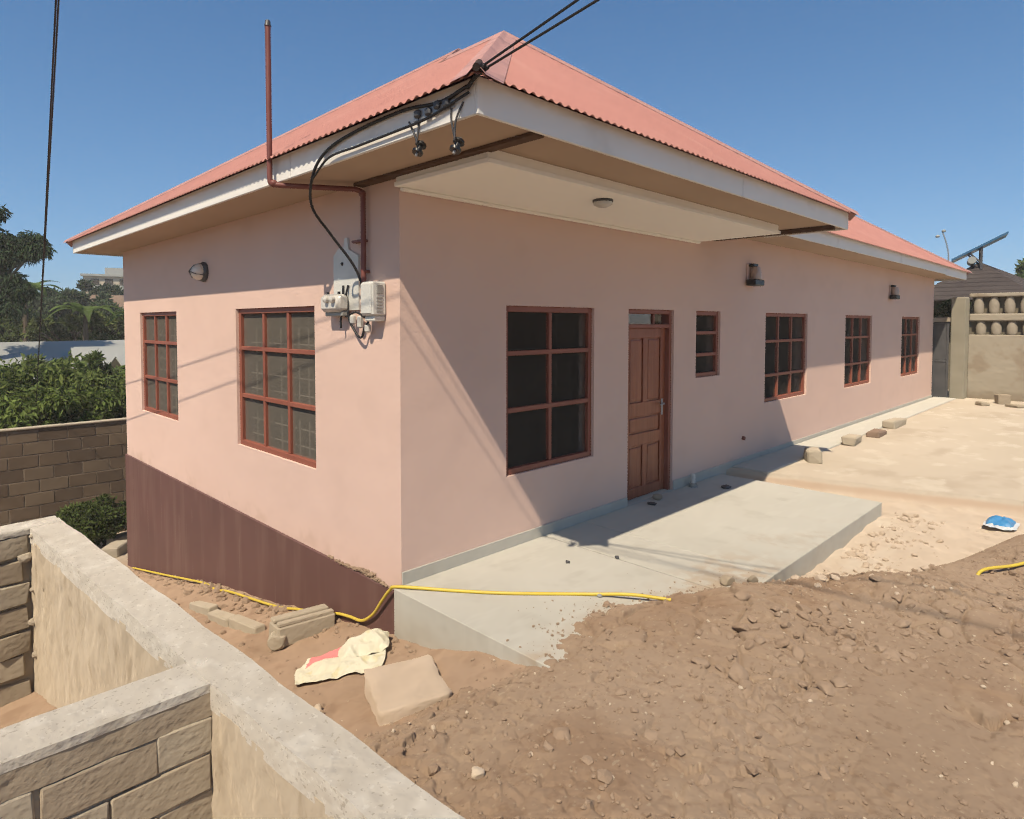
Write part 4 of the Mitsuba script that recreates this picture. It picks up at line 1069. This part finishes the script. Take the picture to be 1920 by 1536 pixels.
def tree(name, label, foot, top, cl, radii, n, size, col, seed, category='tree', trunk_r=0.14, **kw):
    t = thing(name, label, category)
    foot, top = np.array(foot, float), np.array(top, float)
    parts = [tube(spline([foot, foot * 0.5 + top * 0.5 + np.array([0.12, -0.08, 0]), top], 6), np.linspace(trunk_r, trunk_r * 0.35, 13), 8)]
    for c in cl[:: max(1, len(cl) // 14)]:
        s = foot * 0.35 + top * 0.65
        parts.append(tube(spline([s, (s + c) / 2 + np.array([0, 0, 0.15]), c], 5), np.linspace(trunk_r * 0.45, 0.02, 11), 5))
    obj('trunk', cat(parts), 'bark', t, smooth=40)
    (v, f), cc = leaves(cl, radii, n, size, col, seed, **kw)
    k = key_of('crown', t)
    vf = np.asarray(f)
    scene[k] = mikit.ply((v, vf), 'leaf', smooth=False, color=cc)
    return t


cl, rd = clumps((0.2, 13.6, 0.10), (2.3, 1.7, 0.85), 60, 1, (0.30, 0.62))
tree('broadleaf_tree', 'dense dark green spreading tree just behind the brown boundary wall', (0.3, 13.9, -3.0), (0.3, 13.7, 0.8), cl, rd, 26000, 0.17, (0.105, 0.145, 0.05), 1, droop=0.7)
cl, rd = clumps((-0.6, 12.0, 0.15), (1.9, 0.8, 0.35), 34, 2, (0.25, 0.45))
tree('shrub', 'bright green bush spilling over the top of the boundary wall', (-0.5, 12.1, -2.8), (-0.5, 12.0, 0.2), cl, rd, 12000, 0.15, (0.115, 0.165, 0.05), 2, category='shrub', trunk_r=0.07, droop=1.1)
cl, rd = clumps((-0.05, 9.4, -1.62), (0.62, 0.45, 0.36), 26, 3, (0.14, 0.26))
tree('shrub', 'small green bush growing at the foot of the boundary wall', (0.1, 9.6, -2.15), (0.1, 9.6, -1.3), cl, rd, 8500, 0.085, (0.07, 0.10, 0.035), 3, category='shrub', trunk_r=0.03, droop=0.2)
# tall tree with drooping twigs at the left edge
cl = np.array([(0.45, 26.1, 6.2), (0.2, 26.2, 5.6), (0.7, 26.0, 5.2), (0.1, 26.2, 4.8), (0.75, 25.9, 4.4), (0.3, 26.1, 4.0), (0.9, 25.8, 3.7), (1.05, 25.7, 5.05), (1.5, 25.3, 5.2), (1.3, 25.5, 4.65), (0.85, 25.9, 4.6), (1.65, 25.1, 4.85), (0.6, 26, 3.2), (0.2, 26.2, 2.6), (0.9, 25.8, 2.7), (1.2, 25.6, 3.3)])
tree('eucalyptus', 'tall dark tree with drooping twigs at the left edge of the sky', (0.1, 26.3, -3.5), (0.35, 26.1, 6.0), cl, np.full(len(cl), 0.44), 7000, 0.22, (0.05, 0.08, 0.045), 4, droop=1.3, trunk_r=0.2, aspect=0.3)
spec = [  # centre, extent, clumps, leaves, leaf size, tone, label
    ((0.35, 20.5, 0.45), (1.3, 1.0, 0.75), 14, 2300, 0.20, (0.11, 0.15, 0.06), 'loose light green tree before the pale roofs at the left edge'),
    ((1.9, 18.2, 0.5), (1.1, 0.9, 0.7), 12, 1900, 0.20, (0.10, 0.14, 0.055), 'loose light green tree before the pale roof beside the pink wall'),
    ]
spec += [  # centre, extent, clumps, leaves, leaf size, tone, label
    ((4.6, 33.0, 1.75), (2.4, 2.0, 0.9), 26, 9000, 0.28, (0.115, 0.15, 0.06), 'pale green feathery tree in front of the far brown roof'),
    ((1.9, 35.5, 1.9), (2.2, 2.0, 1.2), 30, 10000, 0.30, (0.085, 0.12, 0.05), 'mid green tree standing behind the pale sheet roofs at left'),
    ((8.0, 36.0, 1.2), (2.0, 2.0, 0.9), 26, 8000, 0.28, (0.10, 0.125, 0.055), 'olive tree beside the house edge behind the pale roofs'),
    ((7.2, 50.0, 2.9), (3.2, 2.5, 1.5), 36, 11000, 0.40, (0.068, 0.10, 0.055), 'broad dark tree on the left skyline'),
    ((10.8, 62.0, 3.9), (3.6, 3.0, 1.7), 36, 11000, 0.45, (0.065, 0.097, 0.058), 'rounded dark tree on the skyline next to the far cream building'),
    ((17.2, 76.0, 3.6), (2.2, 2.5, 1.5), 20, 6000, 0.45, (0.068, 0.10, 0.062), 'small dark tree standing before the far cream building'),
    ((3.4, 52.0, 3.4), (3.0, 2.5, 1.8), 30, 9000, 0.45, (0.06, 0.09, 0.055), 'dark tree at the left picture edge under the tall tree')]
for k, (c, e, nc, nl, sz, col, lab) in enumerate(spec):
    cl, rd = clumps(c, e, nc, 50 + k, (0.22 * min(e), 0.42 * min(e)))
    tree('background_tree', lab, (c[0], c[1], -4.0), (c[0], c[1], c[2]), cl, rd, nl, sz, col, 60 + k, trunk_r=0.22)
# banana plants with long arching fronds
r = np.random.default_rng(5)


def banana(base, size, label):
    t = thing('banana_plant', label, 'banana plant')
    base = np.array(base, float)
    obj('stem', tube([base, base + (0, 0, 1.3 * size), base + (0.02, 0, 2.0 * size)], [0.14, 0.11, 0.06], 10), 'bark', t, smooth=True)
    for k in range(12):
        a = k * 2.4 + size
        L_ = r.uniform(1.0, 1.6) * size
        s_ = np.linspace(0, 1, 9)
        p = base + np.array([0, 0, 1.85 * size]) + np.stack([np.cos(a) * L_ * s_, np.sin(a) * L_ * s_, size * (1.15 * s_ - 1.2 * s_**2 * r.uniform(0.6, 1.2))], -1)
        w = np.sin(np.pi * np.clip(s_ * 0.93 + 0.05, 0, 1)) * 0.17 * size
        side = np.array([-np.sin(a), np.cos(a), 0])
        v = np.vstack([p, p + side * w[:, None] + np.array([0, 0, 0.2]) * w[:, None], p - side * w[:, None] + np.array([0, 0, 0.2]) * w[:, None]])
        f = [[i, i + 1, 10 + i, 9 + i] for i in range(8)] + [[i + 1, i, 18 + i, 19 + i] for i in range(8)]
        tone = r.uniform(0.8, 1.25)
        scene[key_of('frond', t)] = mikit.ply((v, np.array(f)), 'leaf', color=np.tile([[0.10 * tone, 0.145 * tone, 0.05 * tone]], (len(v), 1)))


banana((2.3, 18.6, -1.5), 1.0, 'banana plant with arching fronds in front of the pale roofs')
banana((4.2, 30.5, 0.0), 1.3, 'banana plant with raised fronds behind the pale roofs, left one')
banana((6.6, 31.0, 0.0), 1.2, 'banana plant with raised fronds behind the pale roofs, right one')
banana((2.3, 33.0, 0.6), 1.5, 'tall banana plant behind the pale roofs at the left edge')


def shed(label, x, y, w, d, z0, ze, zr_, rot, roofm, wallm):
    t = thing('far_house', label, 'house')
    M = lambda m: moved(m, (x, y, 0), rz=rot)
    obj('wall', M(bx(-w / 2, w / 2, -d / 2, d / 2, z0, ze)), wallm, t)
    v = np.array([(-w / 2 - .3, -d / 2 - .4, ze - .05), (w / 2 + .3, -d / 2 - .4, ze - .05), (w / 2 + .3, 0, zr_), (-w / 2 - .3, 0, zr_), (w / 2 + .3, d / 2 + .4, ze - .05), (-w / 2 - .3, d / 2 + .4, ze - .05)])
    f = np.array([[0, 1, 2], [0, 2, 3], [3, 2, 4], [3, 4, 5]])
    v2 = v + np.array([0, 0, 0.06])
    m = trimesh.Trimesh(np.vstack([v, v2]), np.vstack([f[:, ::-1], f + 6]), process=False)
    rk_ = obj('roof', M(m), roofm, t)
    n_ = max(2, int(w / 1.6))
    for k in range(n_):
        xx_ = -w / 2 + (k + 0.5) * w / n_
        obj('window', M(bx(xx_ - 0.35, xx_ + 0.35, -d / 2 - 0.03, -d / 2 + 0.05, ze - 1.5, ze - 0.5)), 'interior', t)
    return t


shed('low building with pale sheet metal roof at the left picture edge', 2.4, 27.5, 5.0, 5.0, -4, -0.35, 1.25, 0.15, 'sheet_pale', 'cream_wall')
shed('low building with pale sheet metal roof between the trees, middle one', 4.6, 25.6, 3.2, 4.4, -4, -0.4, 1.05, -0.1, 'sheet_pale', 'cream_wall')
shed('low building with pale sheet metal roof beside the pink wall edge', 5.4, 22.0, 3.6, 4.2, -4, -0.45, 0.8, 0.1, 'sheet_pale', 'cream_wall')
shed('far house with brown sheet roof beneath the cream building', 13.5, 52.0, 9.0, 5.0, -3, 2.9, 4.2, -0.3, 'brown_sheet', 'cream_wall')
fb = thing('far_building', 'distant cream multi storey building with white balconies on the skyline', 'building')
bxx, byy = 22.2, 99.0
Mv = lambda m: moved(m, (bxx, byy, 0), rz=-0.35)
obj('wall', Mv(bx(-4, 4, 0, 6, -3, 8.7)), 'cream_wall', fb)
obj('roof', Mv(cat([bx(-4.3, 4.3, -0.4, 6.3, 8.7, 9.0), bx(-1.5, 1.5, 1, 4, 9.0, 10.0)])), 'sheet_pale', fb)
for z in (2.6, 4.6, 6.6):
    obj('balcony', Mv(bx(-3.6, 3.6, -0.9, -0.02, z, z + 0.8)), 'sheet_pale', fb)
    for xw in (-2.6, -0.9, 0.9, 2.6):
        obj('window', Mv(bx(xw - 0.5, xw + 0.5, -0.05, 0.05, z + 0.85, z + 1.75)), 'interior', fb)
cl, rd = clumps((33.6, -0.35, 3.9), (0.45, 0.4, 0.8), 10, 90, (0.25, 0.4))
tree('background_tree', 'green tree top at the right picture edge behind the tiled roof', (33.6, -0.35, -0.5), (33.6, -0.35, 3.8), cl, rd, 2600, 0.2, (0.09, 0.13, 0.06), 91, trunk_r=0.12)
cl, rd = clumps((18.4, -0.25, 2.5), (0.3, 0.45, 0.35), 8, 95, (0.16, 0.26))
tree('shrub', 'green climber above the dark steel gate', (18.5, -0.2, -0.2), (18.5, -0.2, 2.4), cl, rd, 2200, 0.08, (0.06, 0.09, 0.03), 96, category='shrub', trunk_r=0.03)

# ------------------------------------------------------------------ thin haze over the valley
scene['haze_air'] = {'type': 'homogeneous', 'albedo': {'type': 'rgb', 'value': [0.95, 0.95, 0.95]}, 'sigma_t': 0.0014}
scene['haze'] = {'type': 'cube', 'to_world': T().translate([0, 0, 2.0]).scale([930, 930, 10.0]), 'bsdf': {'type': 'null'}, 'interior': {'type': 'ref', 'id': 'haze_air'}}
tag('haze', 'thin pale haze in the air over the valley', 'haze', kind='stuff')
scene['camera']['medium'] = {'type': 'ref', 'id': 'haze_air'}
